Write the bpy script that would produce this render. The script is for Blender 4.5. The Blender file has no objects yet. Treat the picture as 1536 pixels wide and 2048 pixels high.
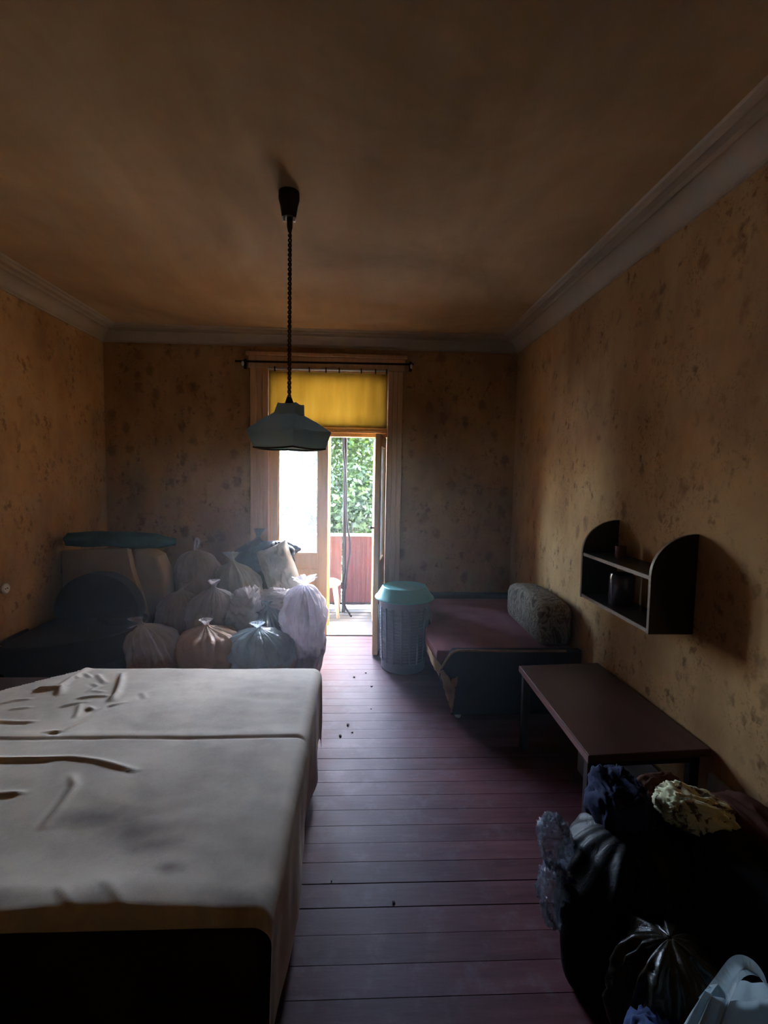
import bpy, bmesh, math, random
from mathutils import Vector, Matrix, noise
random.seed(7)
PI = math.pi
S = bpy.context.scene
COL = S.collection

# ------------------------------------------------------------------ camera
def camera():
    p, y, r = 0.0751, 0.0473, 0.0177            # pitch down, yaw right, roll
    f = Vector((math.sin(y)*math.cos(p), math.cos(y)*math.cos(p), -math.sin(p)))
    rt = Vector((math.cos(y), -math.sin(y), 0)); up = rt.cross(f)
    r2 = rt*math.cos(r) + up*math.sin(r); u2 = -rt*math.sin(r) + up*math.cos(r)
    cd = bpy.data.cameras.new('camera'); co = bpy.data.objects.new('camera', cd); COL.objects.link(co)
    m = Matrix((r2, u2, -f)).transposed().to_4x4(); m.translation = (0, 0, 1.55)
    co.matrix_world = m
    cd.sensor_fit = 'VERTICAL'; cd.sensor_height = 36; cd.lens = 1000/2048*36; cd.clip_start = 0.02
    S.camera = co
camera()

# ------------------------------------------------------------------ world, sun, exposure
SUN_EL, SUN_AZ = math.radians(57), math.radians(23)      # sun stands beyond the door, a little to the right
W = bpy.data.worlds.new('world'); S.world = W; W.use_nodes = True
wn = W.node_tree.nodes; bgn = wn['Background']
sky = wn.new('ShaderNodeTexSky'); sky.sky_type = 'NISHITA'; sky.sun_disc = False
sky.sun_elevation = SUN_EL; sky.sun_rotation = SUN_AZ; sky.air_density = 1.0; sky.dust_density = 2.2; sky.ozone_density = 1.0
W.node_tree.links.new(sky.outputs[0], bgn.inputs[0]); bgn.inputs[1].default_value = 12.0
sl = bpy.data.lights.new('sun', 'SUN'); sl.energy = 14.0; sl.angle = math.radians(0.6); sl.color = (1.0, .95, .86)
so = bpy.data.objects.new('sun', sl); COL.objects.link(so)
sd = Vector((-math.sin(SUN_AZ)*math.cos(SUN_EL), -math.cos(SUN_AZ)*math.cos(SUN_EL), -math.sin(SUN_EL)))
so.rotation_euler = sd.to_track_quat('-Z', 'Y').to_euler(); so.location = (2, 8, 6)
# sampling portal in the balcony doorway (adds no light of its own)
pl_ = bpy.data.lights.new('doorway_portal', 'AREA'); pl_.shape = 'RECTANGLE'; pl_.size = 1.1; pl_.size_y = 2.5; pl_.cycles.is_portal = True
po = bpy.data.objects.new('doorway_portal', pl_); COL.objects.link(po); po.location = (-.3, 5.0, 1.25); po.rotation_euler = (-PI/2, 0, 0)
vs = S.view_settings; vs.view_transform = 'Standard'; vs.look = 'None'; vs.gamma = 1; vs.use_curve_mapping = False
vs.exposure = 0.64
S.cycles.max_bounces = 5; S.cycles.diffuse_bounces = 4; S.cycles.glossy_bounces = 2; S.cycles.transmission_bounces = 3; S.cycles.volume_bounces = 0; S.cycles.transparent_max_bounces = 8
S.cycles.caustics_reflective = False; S.cycles.caustics_refractive = False

XL, XR, D, ZC, ZT, YF = -2.317, 1.44, 4.675, 2.695, 2.80, -2.6   # room

# ------------------------------------------------------------------ materials
def lin(c): return tuple((v/12.92 if v <= .04045 else ((v+.055)/1.055)**2.4) for v in c)
def rgb(r, g, b): return lin((r/255, g/255, b/255)) + (1,)
class N:
    def __init__(s, name):
        s.m = bpy.data.materials.new(name); s.m.use_nodes = True; s.t = s.m.node_tree
        s.b = s.t.nodes['Principled BSDF']; s.out = s.t.nodes['Material Output']
    def n(s, typ, **kw):
        nd = s.t.nodes.new('ShaderNode'+typ)
        for k, v in kw.items():
            if k.startswith('i_'): nd.inputs[k[2:].replace('_', ' ')].default_value = v
            elif k.startswith('x'): nd.inputs[int(k[1:])].default_value = v
            else: setattr(nd, k, v)
        return nd
    def l(s, a, b): s.t.links.new(a, b)
    def coord(s, scale=(1, 1, 1), kind='Object'):
        tc = s.n('TexCoord'); mp = s.n('Mapping'); mp.inputs['Scale'].default_value = scale
        s.l(tc.outputs[kind], mp.inputs[0]); return mp.outputs[0]
    def noise(s, vec, scale, detail=4, rough=.55, dist=0):
        nd = s.n('TexNoise'); nd.inputs['Scale'].default_value = scale; nd.inputs['Detail'].default_value = detail
        nd.inputs['Roughness'].default_value = rough; nd.inputs['Distortion'].default_value = dist
        s.l(vec, nd.inputs['Vector']); return nd.outputs['Fac']
    def ramp(s, fac, stops):
        r = s.n('ValToRGB'); e = r.color_ramp.elements
        while len(e) < len(stops): e.new(.5)
        for k, (p, c) in enumerate(stops): e[k].position = p; e[k].color = c
        s.l(fac, r.inputs[0]); return r.outputs[0]
    def mix(s, a, b, fac, mode='MIX'):
        m = s.n('Mix', data_type='RGBA', blend_type=mode)
        for sock, v in ((m.inputs[0], fac), (m.inputs[6], a), (m.inputs[7], b)):
            if hasattr(v, 'node'): s.l(v, sock)
            else: sock.default_value = v
        return m.outputs[2]
    def bump(s, h, strength=.3, dist=.01):
        b = s.n('Bump'); b.inputs['Strength'].default_value = strength; b.inputs['Distance'].default_value = dist
        s.l(h, b.inputs['Height']); s.l(b.outputs[0], s.b.inputs['Normal']); return b.outputs[0]
    def col(s, c):
        if hasattr(c, 'node'): s.l(c, s.b.inputs['Base Color'])
        else: s.b.inputs['Base Color'].default_value = c
    def set(s, **kw):
        for k, v in kw.items(): s.b.inputs[k.replace('_', ' ')].default_value = v
        return s

def mat_plain(name, c, rough=.6, var=.15, vs=6, bs=.15, bscale=40, spec=.4, metallic=0, stretch=(1, 1, 1)):
    a = N(name); v = a.coord(stretch)
    n1 = a.noise(v, vs, 5)
    dark = tuple(x*(1-var) for x in c[:3])+(1,); light = tuple(min(1, x*(1+var)) for x in c[:3])+(1,)
    a.col(a.ramp(n1, [(.3, dark), (.7, light)]))
    if bs: a.bump(a.noise(v, bscale, 4), bs, .004)
    a.set(Roughness=rough, Specular_IOR_Level=spec, Metallic=metallic); return a.m

def mat_wallpaper(name, tint=1.0):
    a = N(name); v = a.coord()
    def dim(c): return tuple(x*tint for x in c[:3])+(1,)
    big = a.noise(v, 1.1, 4, .6)
    base = a.ramp(big, [(.3, dim(rgb(164, 126, 84))), (.5, dim(rgb(188, 150, 103))), (.72, dim(rgb(198, 164, 117)))])
    # warp for irregular petals
    wv = a.n('TexNoise'); wv.inputs['Scale'].default_value = 26; wv.inputs['Detail'].default_value = 3; a.l(v, wv.inputs['Vector'])
    wadd = a.n('VectorMath', operation='MULTIPLY_ADD'); a.l(wv.outputs['Color'], wadd.inputs[0]); wadd.inputs[1].default_value = (.075,)*3; a.l(a.coord((1, 1, .72)), wadd.inputs[2])
    def spots(scale, lo, hi, keep, rnd=1.0):
        vo = a.n('TexVoronoi'); vo.inputs['Scale'].default_value = scale; vo.inputs['Randomness'].default_value = rnd
        a.l(wadd.outputs[0], vo.inputs['Vector'])
        d = a.ramp(vo.outputs['Distance'], [(lo, (1, 1, 1, 1)), (hi, (0, 0, 0, 1))])
        sx = a.n('SeparateColor'); a.l(vo.outputs['Color'], sx.inputs[0])
        k = a.n('Math', operation='LESS_THAN'); a.l(sx.outputs[0], k.inputs[0]); k.inputs[1].default_value = keep
        mu = a.n('Math', operation='MULTIPLY'); a.l(d, mu.inputs[0]); a.l(k.outputs[0], mu.inputs[1]); return mu.outputs[0]
    clus = a.ramp(a.noise(v, 4.5, 3), [(.42, (0, 0, 0, 1)), (.62, (1, 1, 1, 1))])
    s1 = spots(8, .20, .40, .42); s2 = spots(20, .20, .46, .50)
    s3 = spots(60, .25, .5, .6)
    m2 = a.n('Math', operation='MULTIPLY'); a.l(s2, m2.inputs[0]); a.l(clus, m2.inputs[1])
    m3 = a.n('Math', operation='MULTIPLY'); a.l(s3, m3.inputs[0]); a.l(clus, m3.inputs[1])
    f1 = a.n('Math', operation='MULTIPLY'); a.l(s1, f1.inputs[0]); f1.inputs[1].default_value = .8
    c1 = a.mix(base, dim(rgb(134, 100, 66)), f1.outputs[0])
    f2 = a.n('Math', operation='MULTIPLY'); a.l(m2.outputs[0], f2.inputs[0]); f2.inputs[1].default_value = .75
    c2 = a.mix(c1, dim(rgb(104, 70, 42)), f2.outputs[0])
    f3 = a.n('Math', operation='MULTIPLY'); a.l(m3.outputs[0], f3.inputs[0]); f3.inputs[1].default_value = .5
    c3 = a.mix(c2, dim(rgb(120, 84, 52)), f3.outputs[0])
    grime = a.ramp(a.noise(a.coord((1, 1, .5)), 2.2, 6, .65), [(.35, (.62, .52, .45, 1)), (.6, (1, 1, 1, 1))])
    c4 = a.mix(c3, grime, .8, 'MULTIPLY')
    a.col(c4); a.set(Roughness=.75, Specular_IOR_Level=.25)
    a.bump(a.noise(v, 60, 5), .25, .003); return a.m

def mat_ceiling():
    a = N('smoke_stained_plaster'); v = a.coord()
    b = a.noise(v, .9, 6, .6, .6)
    c = a.ramp(b, [(.28, rgb(144, 118, 86)), (.5, rgb(176, 146, 108)), (.7, rgb(192, 162, 120))])
    # long sweeping brush marks
    c = a.mix(c, a.ramp(a.noise(a.coord((3.2, .55, 1)), 1.6, 4, .55, .4), [(.35, (.80, .74, .68, 1)), (.62, (1, 1, 1, 1))]), .55, 'MULTIPLY')
    a.col(c); a.set(Roughness=.85, Specular_IOR_Level=.2); a.bump(a.noise(v, 25, 5), .2, .004); return a.m

def mat_floor():
    a = N('worn_painted_floorboard')
    tc = a.n('TexCoord'); oi = a.n('ObjectInfo')
    geo = a.n('NewGeometry')
    mp = a.n('Mapping'); mp.inputs['Scale'].default_value = (1, 6, 1); a.l(geo.outputs['Position'], mp.inputs[0])
    b = a.noise(mp.outputs[0], 2.0, 6, .65)
    base = a.ramp(b, [(.3, rgb(78, 44, 48)), (.55, rgb(98, 60, 64)), (.75, rgb(110, 74, 80))])
    wear = a.ramp(a.noise(geo.outputs['Position'], 9, 6, .7), [(.52, (0, 0, 0, 1)), (.66, (1, 1, 1, 1))])
    wf = a.n('Math', operation='MULTIPLY'); a.l(wear, wf.inputs[0]); wf.inputs[1].default_value = .3
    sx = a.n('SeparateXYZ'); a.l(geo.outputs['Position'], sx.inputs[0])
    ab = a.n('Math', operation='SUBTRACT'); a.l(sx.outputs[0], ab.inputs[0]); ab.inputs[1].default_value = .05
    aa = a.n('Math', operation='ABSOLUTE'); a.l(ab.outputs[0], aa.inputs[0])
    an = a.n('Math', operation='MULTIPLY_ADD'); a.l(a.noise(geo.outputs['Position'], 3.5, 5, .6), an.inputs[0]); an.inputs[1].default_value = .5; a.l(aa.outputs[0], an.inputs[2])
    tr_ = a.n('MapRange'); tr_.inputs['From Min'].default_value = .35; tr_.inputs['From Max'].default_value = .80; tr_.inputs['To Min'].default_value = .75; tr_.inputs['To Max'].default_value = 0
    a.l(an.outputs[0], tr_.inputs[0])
    base = a.mix(base, rgb(60, 55, 68), tr_.outputs[0])          # bluish grey strip along the middle, fading to both sides
    c = a.mix(base, rgb(98, 92, 102), wf.outputs[0])
    rv = a.n('MapRange'); rv.inputs['To Min'].default_value = .82; rv.inputs['To Max'].default_value = 1.1; a.l(oi.outputs['Random'], rv.inputs[0])
    hs = a.n('HueSaturation'); a.l(rv.outputs[0], hs.inputs['Value']); a.l(c, hs.inputs['Color'])
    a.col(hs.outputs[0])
    rr = a.n('MapRange'); rr.inputs['To Min'].default_value = .46; rr.inputs['To Max'].default_value = .64
    a.l(a.noise(geo.outputs['Position'], 7, 5), rr.inputs[0]); a.l(rr.outputs[0], a.b.inputs['Roughness'])
    a.set(Specular_IOR_Level=.12); a.bump(a.noise(mp.outputs[0], 9, 5), .18, .004); return a.m

def mat_wood(name, c, rough=.45, stretch=(12, 12, 1), var=.25, spec=.4):
    a = N(name); v = a.coord(stretch); n1 = a.noise(v, 2.2, 5, .6, .4)
    a.col(a.ramp(n1, [(.3, tuple(x*(1-var) for x in c[:3])+(1,)), (.7, tuple(min(1, x*(1+var)) for x in c[:3])+(1,))]))
    a.set(Roughness=rough, Specular_IOR_Level=spec); a.bump(n1, .12, .003); return a.m

def mat_plastic(name, c, trans=.35, rough=.3, bscale=16, bs=.8, alpha=1.0, low=None, zc=.3, spec=.55):
    """thin plastic film: diffuse + translucent + gloss"""
    a = N(name); v = a.coord(); n1 = a.noise(v, 5, 5)
    cc = a.ramp(n1, [(.3, tuple(x*.78 for x in c[:3])+(1,)), (.7, tuple(min(1, x*1.15) for x in c[:3])+(1,))])
    if low:                                                   # contents showing through the lower part
        sz = a.n('SeparateXYZ'); a.l(v, sz.inputs[0]); mr = a.n('Math', operation='MULTIPLY_ADD'); a.l(a.noise(v, 9, 4), mr.inputs[0]); mr.inputs[1].default_value = .16; a.l(sz.outputs[2], mr.inputs[2])
        mg = a.n('MapRange'); mg.inputs['From Min'].default_value = zc+.05; mg.inputs['From Max'].default_value = zc+.13; a.l(mr.outputs[0], mg.inputs[0])
        cc = a.mix(low, cc, mg.outputs[0])
    a.col(cc); a.set(Roughness=rough, Specular_IOR_Level=spec)
    nb = a.bump(a.noise(v, bscale, 6, .6, .8), bs, .012)
    tr = a.n('BsdfTranslucent'); a.l(cc, tr.inputs[0]); a.l(nb, tr.inputs['Normal'])
    mx = a.n('MixShader'); mx.inputs[0].default_value = trans
    a.l(a.b.outputs[0], mx.inputs[1]); a.l(tr.outputs[0], mx.inputs[2]); last = mx.outputs[0]
    if alpha < 1:
        tp = a.n('BsdfTransparent'); m2 = a.n('MixShader'); m2.inputs[0].default_value = alpha
        a.l(tp.outputs[0], m2.inputs[1]); a.l(last, m2.inputs[2]); last = m2.outputs[0]
    a.l(last, a.out.inputs[0]); return a.m

def mat_cloth(name, c, var=.3, vs=5, rough=.9, bs=.3, bscale=90, spec=.15):
    return mat_plain(name, c, rough, var, vs, bs, bscale, spec)

def mat_glass(name, dirt=.12, tint=(.93, .96, .97, 1)):
    a = N(name); t = a.t; t.nodes.remove(a.b)
    tp = a.n('BsdfTransparent'); tp.inputs[0].default_value = tint
    gl = a.n('BsdfGlossy'); gl.inputs['Roughness'].default_value = .03
    fr = a.n('Fresnel'); fr.inputs[0].default_value = 1.45
    m1 = a.n('MixShader'); a.l(fr.outputs[0], m1.inputs[0]); a.l(tp.outputs[0], m1.inputs[1]); a.l(gl.outputs[0], m1.inputs[2])
    tl = a.n('BsdfTranslucent'); tl.inputs[0].default_value = (.8, .82, .84, 1)
    m2 = a.n('MixShader')
    rr = a.n('MapRange'); rr.inputs['To Min'].default_value = dirt*.5; rr.inputs['To Max'].default_value = dirt*1.5
    a.l(a.noise(a.coord((1, 1, .4)), 6, 5), rr.inputs[0]); a.l(rr.outputs[0], m2.inputs[0])
    a.l(m1.outputs[0], m2.inputs[1]); a.l(tl.outputs[0], m2.inputs[2]); a.l(m2.outputs[0], a.out.inputs[0]); return a.m

M = {}
M['wallpaper'] = mat_wallpaper('faded_ochre_wallpaper')
M['ceiling'] = mat_ceiling()
M['cornice'] = mat_plain('aged_cornice_paint', rgb(168, 152, 132), .6, .12, 3, .1, 30)
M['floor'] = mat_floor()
M['subfloor'] = mat_plain('dark_subfloor', rgb(36, 26, 24), .9)
M['base'] = mat_wood('baseboard_paint', rgb(110, 66, 46), .5)
M['door'] = mat_wood('old_cream_door_paint', rgb(226, 184, 124), .45, (14, 14, 1.2), .12)
M['door_brown'] = mat_wood('worn_brown_door_paint', rgb(206, 166, 126), .45, (14, 14, 1.2), .16)
M['glass'] = mat_glass('dusty_window_glass', .03)
M['glass2'] = mat_glass('clear_window_glass', .06)
M['bal_floor'] = mat_wood('grey_weathered_boards', rgb(52, 54, 55), .7, (1, 14, 1), .2)
M['white_paint'] = mat_plain('white_paint', rgb(225, 225, 222), .45, .06)
M['white_paint2'] = mat_plain('aged_whitewash', rgb(196, 192, 184), .8, .08)
M['dark_metal'] = mat_plain('dark_painted_metal', rgb(24, 21, 20), .85, .15, spec=.05)
M['black_plastic'] = mat_plain('black_plastic', rgb(18, 18, 20), .7, .1, spec=.08)

# ------------------------------------------------------------------ mesh helpers
def bm_box(x0, x1, y0, y1, z0, z1, bev=0, seg=1, bm=None):
    own = bm is None
    if own: bm = bmesh.new()
    vs_ = [bm.verts.new((x, y, z)) for z in (z0, z1) for y in (y0, y1) for x in (x0, x1)]
    fs = [bm.faces.new([vs_[i] for i in q]) for q in ((0, 2, 3, 1), (4, 5, 7, 6), (0, 1, 5, 4), (2, 6, 7, 3), (0, 4, 6, 2), (1, 3, 7, 5))]
    if bev:
        es = list({e for f in fs for e in f.edges})
        bmesh.ops.bevel(bm, geom=es, offset=bev, segments=seg, affect='EDGES', profile=.5)
    return bm
def bm_tube(pts, r, sides=8, bm=None, cap=True, closed=False):
    if bm is None: bm = bmesh.new()
    pts = [Vector(p) for p in pts]; n = len(pts); rings = []
    rr = r if isinstance(r, (list, tuple)) else [r]*n
    prev = None
    for i, p in enumerate(pts):
        if closed: d = pts[(i+1) % n] - pts[i-1]
        else: d = pts[min(i+1, n-1)] - pts[max(i-1, 0)]
        d.normalize()
        a = prev if prev is not None else (Vector((0, 0, 1)) if abs(d.z) < .9 else Vector((1, 0, 0)))
        u = (a - d*a.dot(d)); u.normalize(); w = d.cross(u); prev = u
        rings.append([bm.verts.new(p + (u*math.cos(2*PI*k/sides) + w*math.sin(2*PI*k/sides))*rr[i]) for k in range(sides)])
    for i in range(n if closed else n-1):
        A, B = rings[i], rings[(i+1) % n]
        for k in range(sides): bm.faces.new((A[k], A[(k+1) % sides], B[(k+1) % sides], B[k]))
    if cap and not closed: bm.faces.new(rings[0][::-1]); bm.faces.new(rings[-1])
    return bm
def bm_lathe(prof, c=(0, 0, 0), seg=32, bm=None, rot=0, sx=1, sy=1):
    if bm is None: bm = bmesh.new()
    rings = []
    for r, z in prof:
        if r < 1e-5: rings.append([bm.verts.new((c[0], c[1], c[2]+z))])
        else: rings.append([bm.verts.new((c[0]+sx*r*math.cos(rot+2*PI*k/seg), c[1]+sy*r*math.sin(rot+2*PI*k/seg), c[2]+z)) for k in range(seg)])
    for A, B in zip(rings, rings[1:]):
        for k in range(seg):
            q = [A[k % len(A)], A[(k+1) % len(A)], B[(k+1) % len(B)], B[k % len(B)]]
            u = []
            for vv in q:
                if vv not in u: u.append(vv)
            if len(u) > 2: bm.faces.new(u)
    return bm
def bm_prism(poly, axis, a0, a1, bev=0, bm=None, seg=2):
    """extrude a polygon given in the two other axes (order kept) along axis"""
    if bm is None: bm = bmesh.new()
    def P(p, a):
        if axis == 0: return (a, p[0], p[1])
        if axis == 1: return (p[0], a, p[1])
        return (p[0], p[1], a)
    A = [bm.verts.new(P(p, a0)) for p in poly]; B = [bm.verts.new(P(p, a1)) for p in poly]
    fs = [bm.faces.new(A), bm.faces.new(B[::-1])]
    n = len(poly)
    for i in range(n): fs.append(bm.faces.new((A[i], B[i], B[(i+1) % n], A[(i+1) % n])))
    if bev:
        es = list(set(fs[0].edges) | set(fs[1].edges))
        bmesh.ops.bevel(bm, geom=es, offset=bev, segments=seg, affect='EDGES', profile=.5)
    return bm
def rotz(bm, ang, c, tilt=None):
    bmesh.ops.rotate(bm, verts=bm.verts, cent=c, matrix=Matrix.Rotation(ang, 3, 'Z')); return bm
def wloc(o):
    v = Vector((0, 0, 0))
    while o is not None: v += o.location; o = o.parent
    return v
def obj(name, bm, mat, parent=None, smooth=False, loc=None, sharp=None, recalc=True):
    if recalc: bmesh.ops.recalc_face_normals(bm, faces=bm.faces)
    off = wloc(parent) if parent else Vector(loc or (0, 0, 0))
    if off.length: bmesh.ops.translate(bm, verts=bm.verts, vec=-off)
    me = bpy.data.meshes.new(name); bm.to_mesh(me); bm.free()
    if smooth:
        for p in me.polygons: p.use_smooth = True
        if sharp: me.set_sharp_from_angle(angle=math.radians(sharp))
    me.materials.append(M[mat] if isinstance(mat, str) else mat)
    o = bpy.data.objects.new(name, me); COL.objects.link(o)
    if parent: o.parent = parent
    elif loc: o.location = loc
    return o
def tag(o, label=None, cat=None, group=None, kind=None):
    if label: o['label'] = label
    if cat: o['category'] = cat
    if group: o['group'] = group
    if kind: o['kind'] = kind
    return o
def thing(name, label, cat, loc, group=None, kind=None):
    o = bpy.data.objects.new(name, None); COL.objects.link(o); o.location = loc; o.empty_display_size = .1
    return tag(o, label, cat, group, kind)
def struct(name, bm, mat, label, cat, **kw):
    return tag(obj(name, bm, mat, **kw), label, cat, kind='structure')

# ------------------------------------------------------------------ room shell
fl = struct('floor', bm_box(XL-.1, XR+.1, YF-.1, D+.5, -.12, -.022), 'subfloor', 'dull red-brown painted board floor of the room', 'floor')
pw = .104
pb = bm_box(XL, XR, -pw/2+.0003, pw/2-.0003, -.022, 0, .0008, 1)
first = None; yy = YF+pw/2; i = 0
while yy < D+.45:
    x0, x1 = (XL, XR)
    if first is None:
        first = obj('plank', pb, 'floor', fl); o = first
    else:
        o = first.copy(); COL.objects.link(o); o.parent = fl
    w = 1.0
    o.location = (0, yy, random.uniform(-.0008, .0)); o.rotation_euler = (random.uniform(-.004, .004), 0, 0)
    if yy > D-.02: o.scale = (.33, 1, 1); o.location.x = -.16
    yy += pw + random.choice([0, 0, 0, .0025]); i += 1

struct('ceiling', bm_box(XL-.1, XR+.1, YF-.1, D+.1, ZT, ZT+.1), 'ceiling', 'smoke-stained yellowish brown plaster ceiling', 'ceiling')
struct('wall_left', bm_box(XL-.1, XL, YF-.1, D+.1, -.1, ZT+.05), 'wallpaper', 'papered ochre wall on the left beside the sofa bed', 'wall')
struct('wall_right', bm_box(XR, XR+.1, YF-.1, D+.1, -.1, ZT+.05), 'wallpaper', 'papered ochre wall with brown flower spots carrying the arched shelf', 'wall')
struct('wall_front', bm_box(XL-.1, XR+.1, YF-.1, YF, -.1, ZT+.05), 'wallpaper', 'papered wall behind the viewer', 'wall')
DX0, DX1, DZ = -.86, .25, 2.50                                   # doorway clear opening
bm = bm_box(XL-.1, DX0, D, D+.42, -.1, ZT+.3)
bm_box(DX1, XR+.1, D, D+.42, -.1, ZT+.3, bm=bm); bm_box(DX0, DX1, D, D+.42, DZ, ZT+.3, bm=bm)
struct('wall_back', bm, 'wallpaper', 'dark backlit papered wall around the balcony door', 'wall')

# cornice: cove profile (distance from wall, height), mitred
prof = [(0, 2.686), (.010, 2.686), (.013, 2.697), (.022, 2.702), (.030, 2.712), (.045, 2.734), (.065, 2.752), (.095, 2.764), (.116, 2.767),
        (.117, 2.756), (.128, 2.755), (.132, 2.776), (.150, 2.779), (.166, 2.780), (.167, 2.770), (.178, 2.769), (.182, 2.788), (.198, 2.790), (.205, 2.80)]
def cornice(n, ax, label):
    bm = bmesh.new(); rows = []
    for e, z in prof:
        if ax == 'L': a, b = (XL+e, YF+e, z), (XL+e, D-e, z)
        if ax == 'R': a, b = (XR-e, YF+e, z), (XR-e, D-e, z)
        if ax == 'B': a, b = (XL+e, D-e, z), (XR-e, D-e, z)
        if ax == 'F': a, b = (XL+e, YF+e, z), (XR-e, YF+e, z)
        rows.append((bm.verts.new(a), bm.verts.new(b)))
    for A, B in zip(rows, rows[1:]): bm.faces.new((A[0], A[1], B[1], B[0]))
    struct('trim_%d' % n, bm, 'cornice', label, 'cornice', smooth=True, sharp=25)
cornice(1, 'L', 'pale moulded plaster cornice along the left wall'); cornice(2, 'R', 'pale moulded plaster cornice along the right wall')
cornice(3, 'B', 'pale moulded plaster cornice above the balcony door'); cornice(4, 'F', 'pale moulded plaster cornice behind the viewer')
def skirting(name, x0, x1, y0, y1, label): struct(name, bm_box(x0, x1, y0, y1, 0, .09, .006, 2), 'base', label, 'baseboard')
skirting('baseboard_left', XL, XL+.02, YF, D, 'brown painted skirting under the left wall')
skirting('baseboard_right', XR-.02, XR, YF, D, 'brown painted skirting under the right wall')
bm = bm_box(XL, DX0-.16, D-.02, D, 0, .09, .006, 2); bm_box(DX1+.13, XR, D-.02, D, 0, .09, .006, 2, bm=bm)
struct('baseboard_back', bm, 'base', 'brown painted skirting either side of the balcony door', 'baseboard')

# ------------------------------------------------------------------ balcony door
dr = thing('door_1', 'old cream and brown two-leaf balcony door, right leaf open into the room', 'door', (-.3, D, 0), kind='structure')
# casing boards with two shallow grooves
def casing(x0, x1, z0, z1):
    n = 3; bm = bmesh.new(); w = (x1-x0)/n
    for k in range(n): bm_box(x0+k*w, x0+(k+1)*w, D-.024+(.006 if k == 1 else 0), D+.02, z0, z1, .005, 2, bm=bm)
    return obj('casing', bm, 'door_brown', dr)
casing(-1.015, -.85, 0, 2.49); casing(.238, .375, 0, 2.49)
bm = bm_box(-1.03, .39, D-.03, D+.02, 2.49, 2.60, .006, 2); bm_box(-1.05, .41, D-.045, D+.02, 2.60, 2.635, .008, 2, bm=bm)
obj('head_casing', bm, 'door_brown', dr)
for x0, x1 in ((DX0, -.845), (.235, DX1)): obj('jamb', bm_box(x0, x1, D, D+.42, 0, DZ), 'door_brown', dr)
obj('head_lining', bm_box(DX0, DX1, D, D+.42, 2.47, DZ), 'door_brown', dr)
bm = bm_box(-.845, .235, D+.005, D+.10, 1.89, 1.972, .006, 2); bm_box(-.845, .235, D-.02, D+.03, 1.925, 1.945, .004, 2, bm=bm)
obj('transom_bar', bm, 'door', dr)
obj('threshold', bm_box(-.845, .235, D+.02, D+.42, -.02, .012, .004), 'bal_floor', dr)
tw = obj('transom_frame', bm_box(-.845, -.80, D+.04, D+.08, 1.972, 2.47), 'door', dr)
bm = bm_box(.19, .235, D+.04, D+.08, 1.972, 2.47); bm_box(-.80, .19, D+.04, D+.08, 2.43, 2.47, bm=bm); bm_box(-.80, .19, D+.04, D+.08, 1.972, 2.01, bm=bm)
obj('frame_strip', bm, 'door', tw)
obj('pane', bm_box(-.80, .19, D+.058, D+.062, 2.01, 2.43), 'glass', tw)
def leaf(flip=False, ang=0, hinge=None, y0=D+.012, glass='glass'):
    """leaf built between x=-.843 and -.305; flip mirrors it onto the right half"""
    W0, W1 = -.843, -.305
    root = None
    def X(bm):
        if flip: bmesh.ops.transform(bm, verts=bm.verts, matrix=Matrix(((-1, 0, 0, -.61), (0, 1, 0, 0), (0, 0, 1, 0), (0, 0, 0, 1))))
        if ang: bmesh.ops.rotate(bm, verts=bm.verts, cent=hinge, matrix=Matrix.Rotation(ang, 3, 'Z'))
        return bm
    y1 = y0+.045
    root = obj('door_leaf', X(bm_box(W0, -.768, y0, y1, .012, 1.885, .004, 2)), 'door', dr)
    obj('stile', X(bm_box(-.392, W1, y0, y1, .012, 1.885, .004, 2)), 'door', root)
    obj('rail', X(bm_box(-.768, -.392, y0, y1, 1.785, 1.885, .003)), 'door', root)
    obj('rail', X(bm_box(-.768, -.392, y0, y1, .645, .79, .003)), 'door', root)
    obj('rail', X(bm_box(-.768, -.392, y0, y1, .012, .14, .003)), 'door', root)
    obj('panel', X(bm_box(-.768, -.392, y0+.014, y1-.014, .14, .645)), 'door', root)
    bm = bm_box(-.768, -.755, y0+.008, y0+.02, .79, 1.785); bm_box(-.405, -.392, y0+.008, y0+.02, .79, 1.785, bm=bm)
    bm_box(-.768, -.392, y0+.004, y0+.02, .785, .803, bm=bm)
    obj('glazing_bead', X(bm), 'door', root)
    obj('pane', X(bm_box(-.768, -.392, y0+.021, y0+.025, .79, 1.785)), glass, root)
    return root
leaf(False, 0)
rl = leaf(True, math.radians(82), (.235, D+.012, 0), glass='glass2')
# latch on the open leaf
bm = bm_box(.135, .15, 4.16, 4.2, 1.02, 1.16, .003); bm_tube([(.14, 4.18, 1.1), (.09, 4.18, 1.1), (.085, 4.27, 1.1)], .008, 8, bm=bm)
obj('handle', bm, 'dark_metal', rl)
# outer frame of the doorway
of = obj('outer_frame', bm_box(-.845, -.79, D+.32, D+.39, 0, 2.47), 'door', dr)
bm = bm_box(.19, .235, D+.32, D+.39, 0, 2.47); bm_box(-.79, .19, D+.32, D+.39, 1.93, 1.99, bm=bm); bm_box(-.335, -.305, D+.32, D+.39, 0, 1.93, bm=bm)
bm_box(-.79, -.335, D+.33, D+.38, 0.0, .72, bm=bm)
obj('frame_strip', bm, 'door', of)
# outer leaf, swung out over the balcony
ol = obj('door_leaf', bm_box(.15, .19, D+.40, D+.93, .03, 1.90, .004), 'door_brown', dr)
for z0, z1 in ((.03, .15), (.70, .82), (1.78, 1.90)): obj('rail', bm_box(.135, .15, D+.40, D+.93, z0, z1, .003), 'door_brown', ol)
for y0 in (D+.40, D+.84): obj('stile', bm_box(.135, .15, y0, y0+.09, .15, 1.78, .003), 'door_brown', ol)

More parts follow.
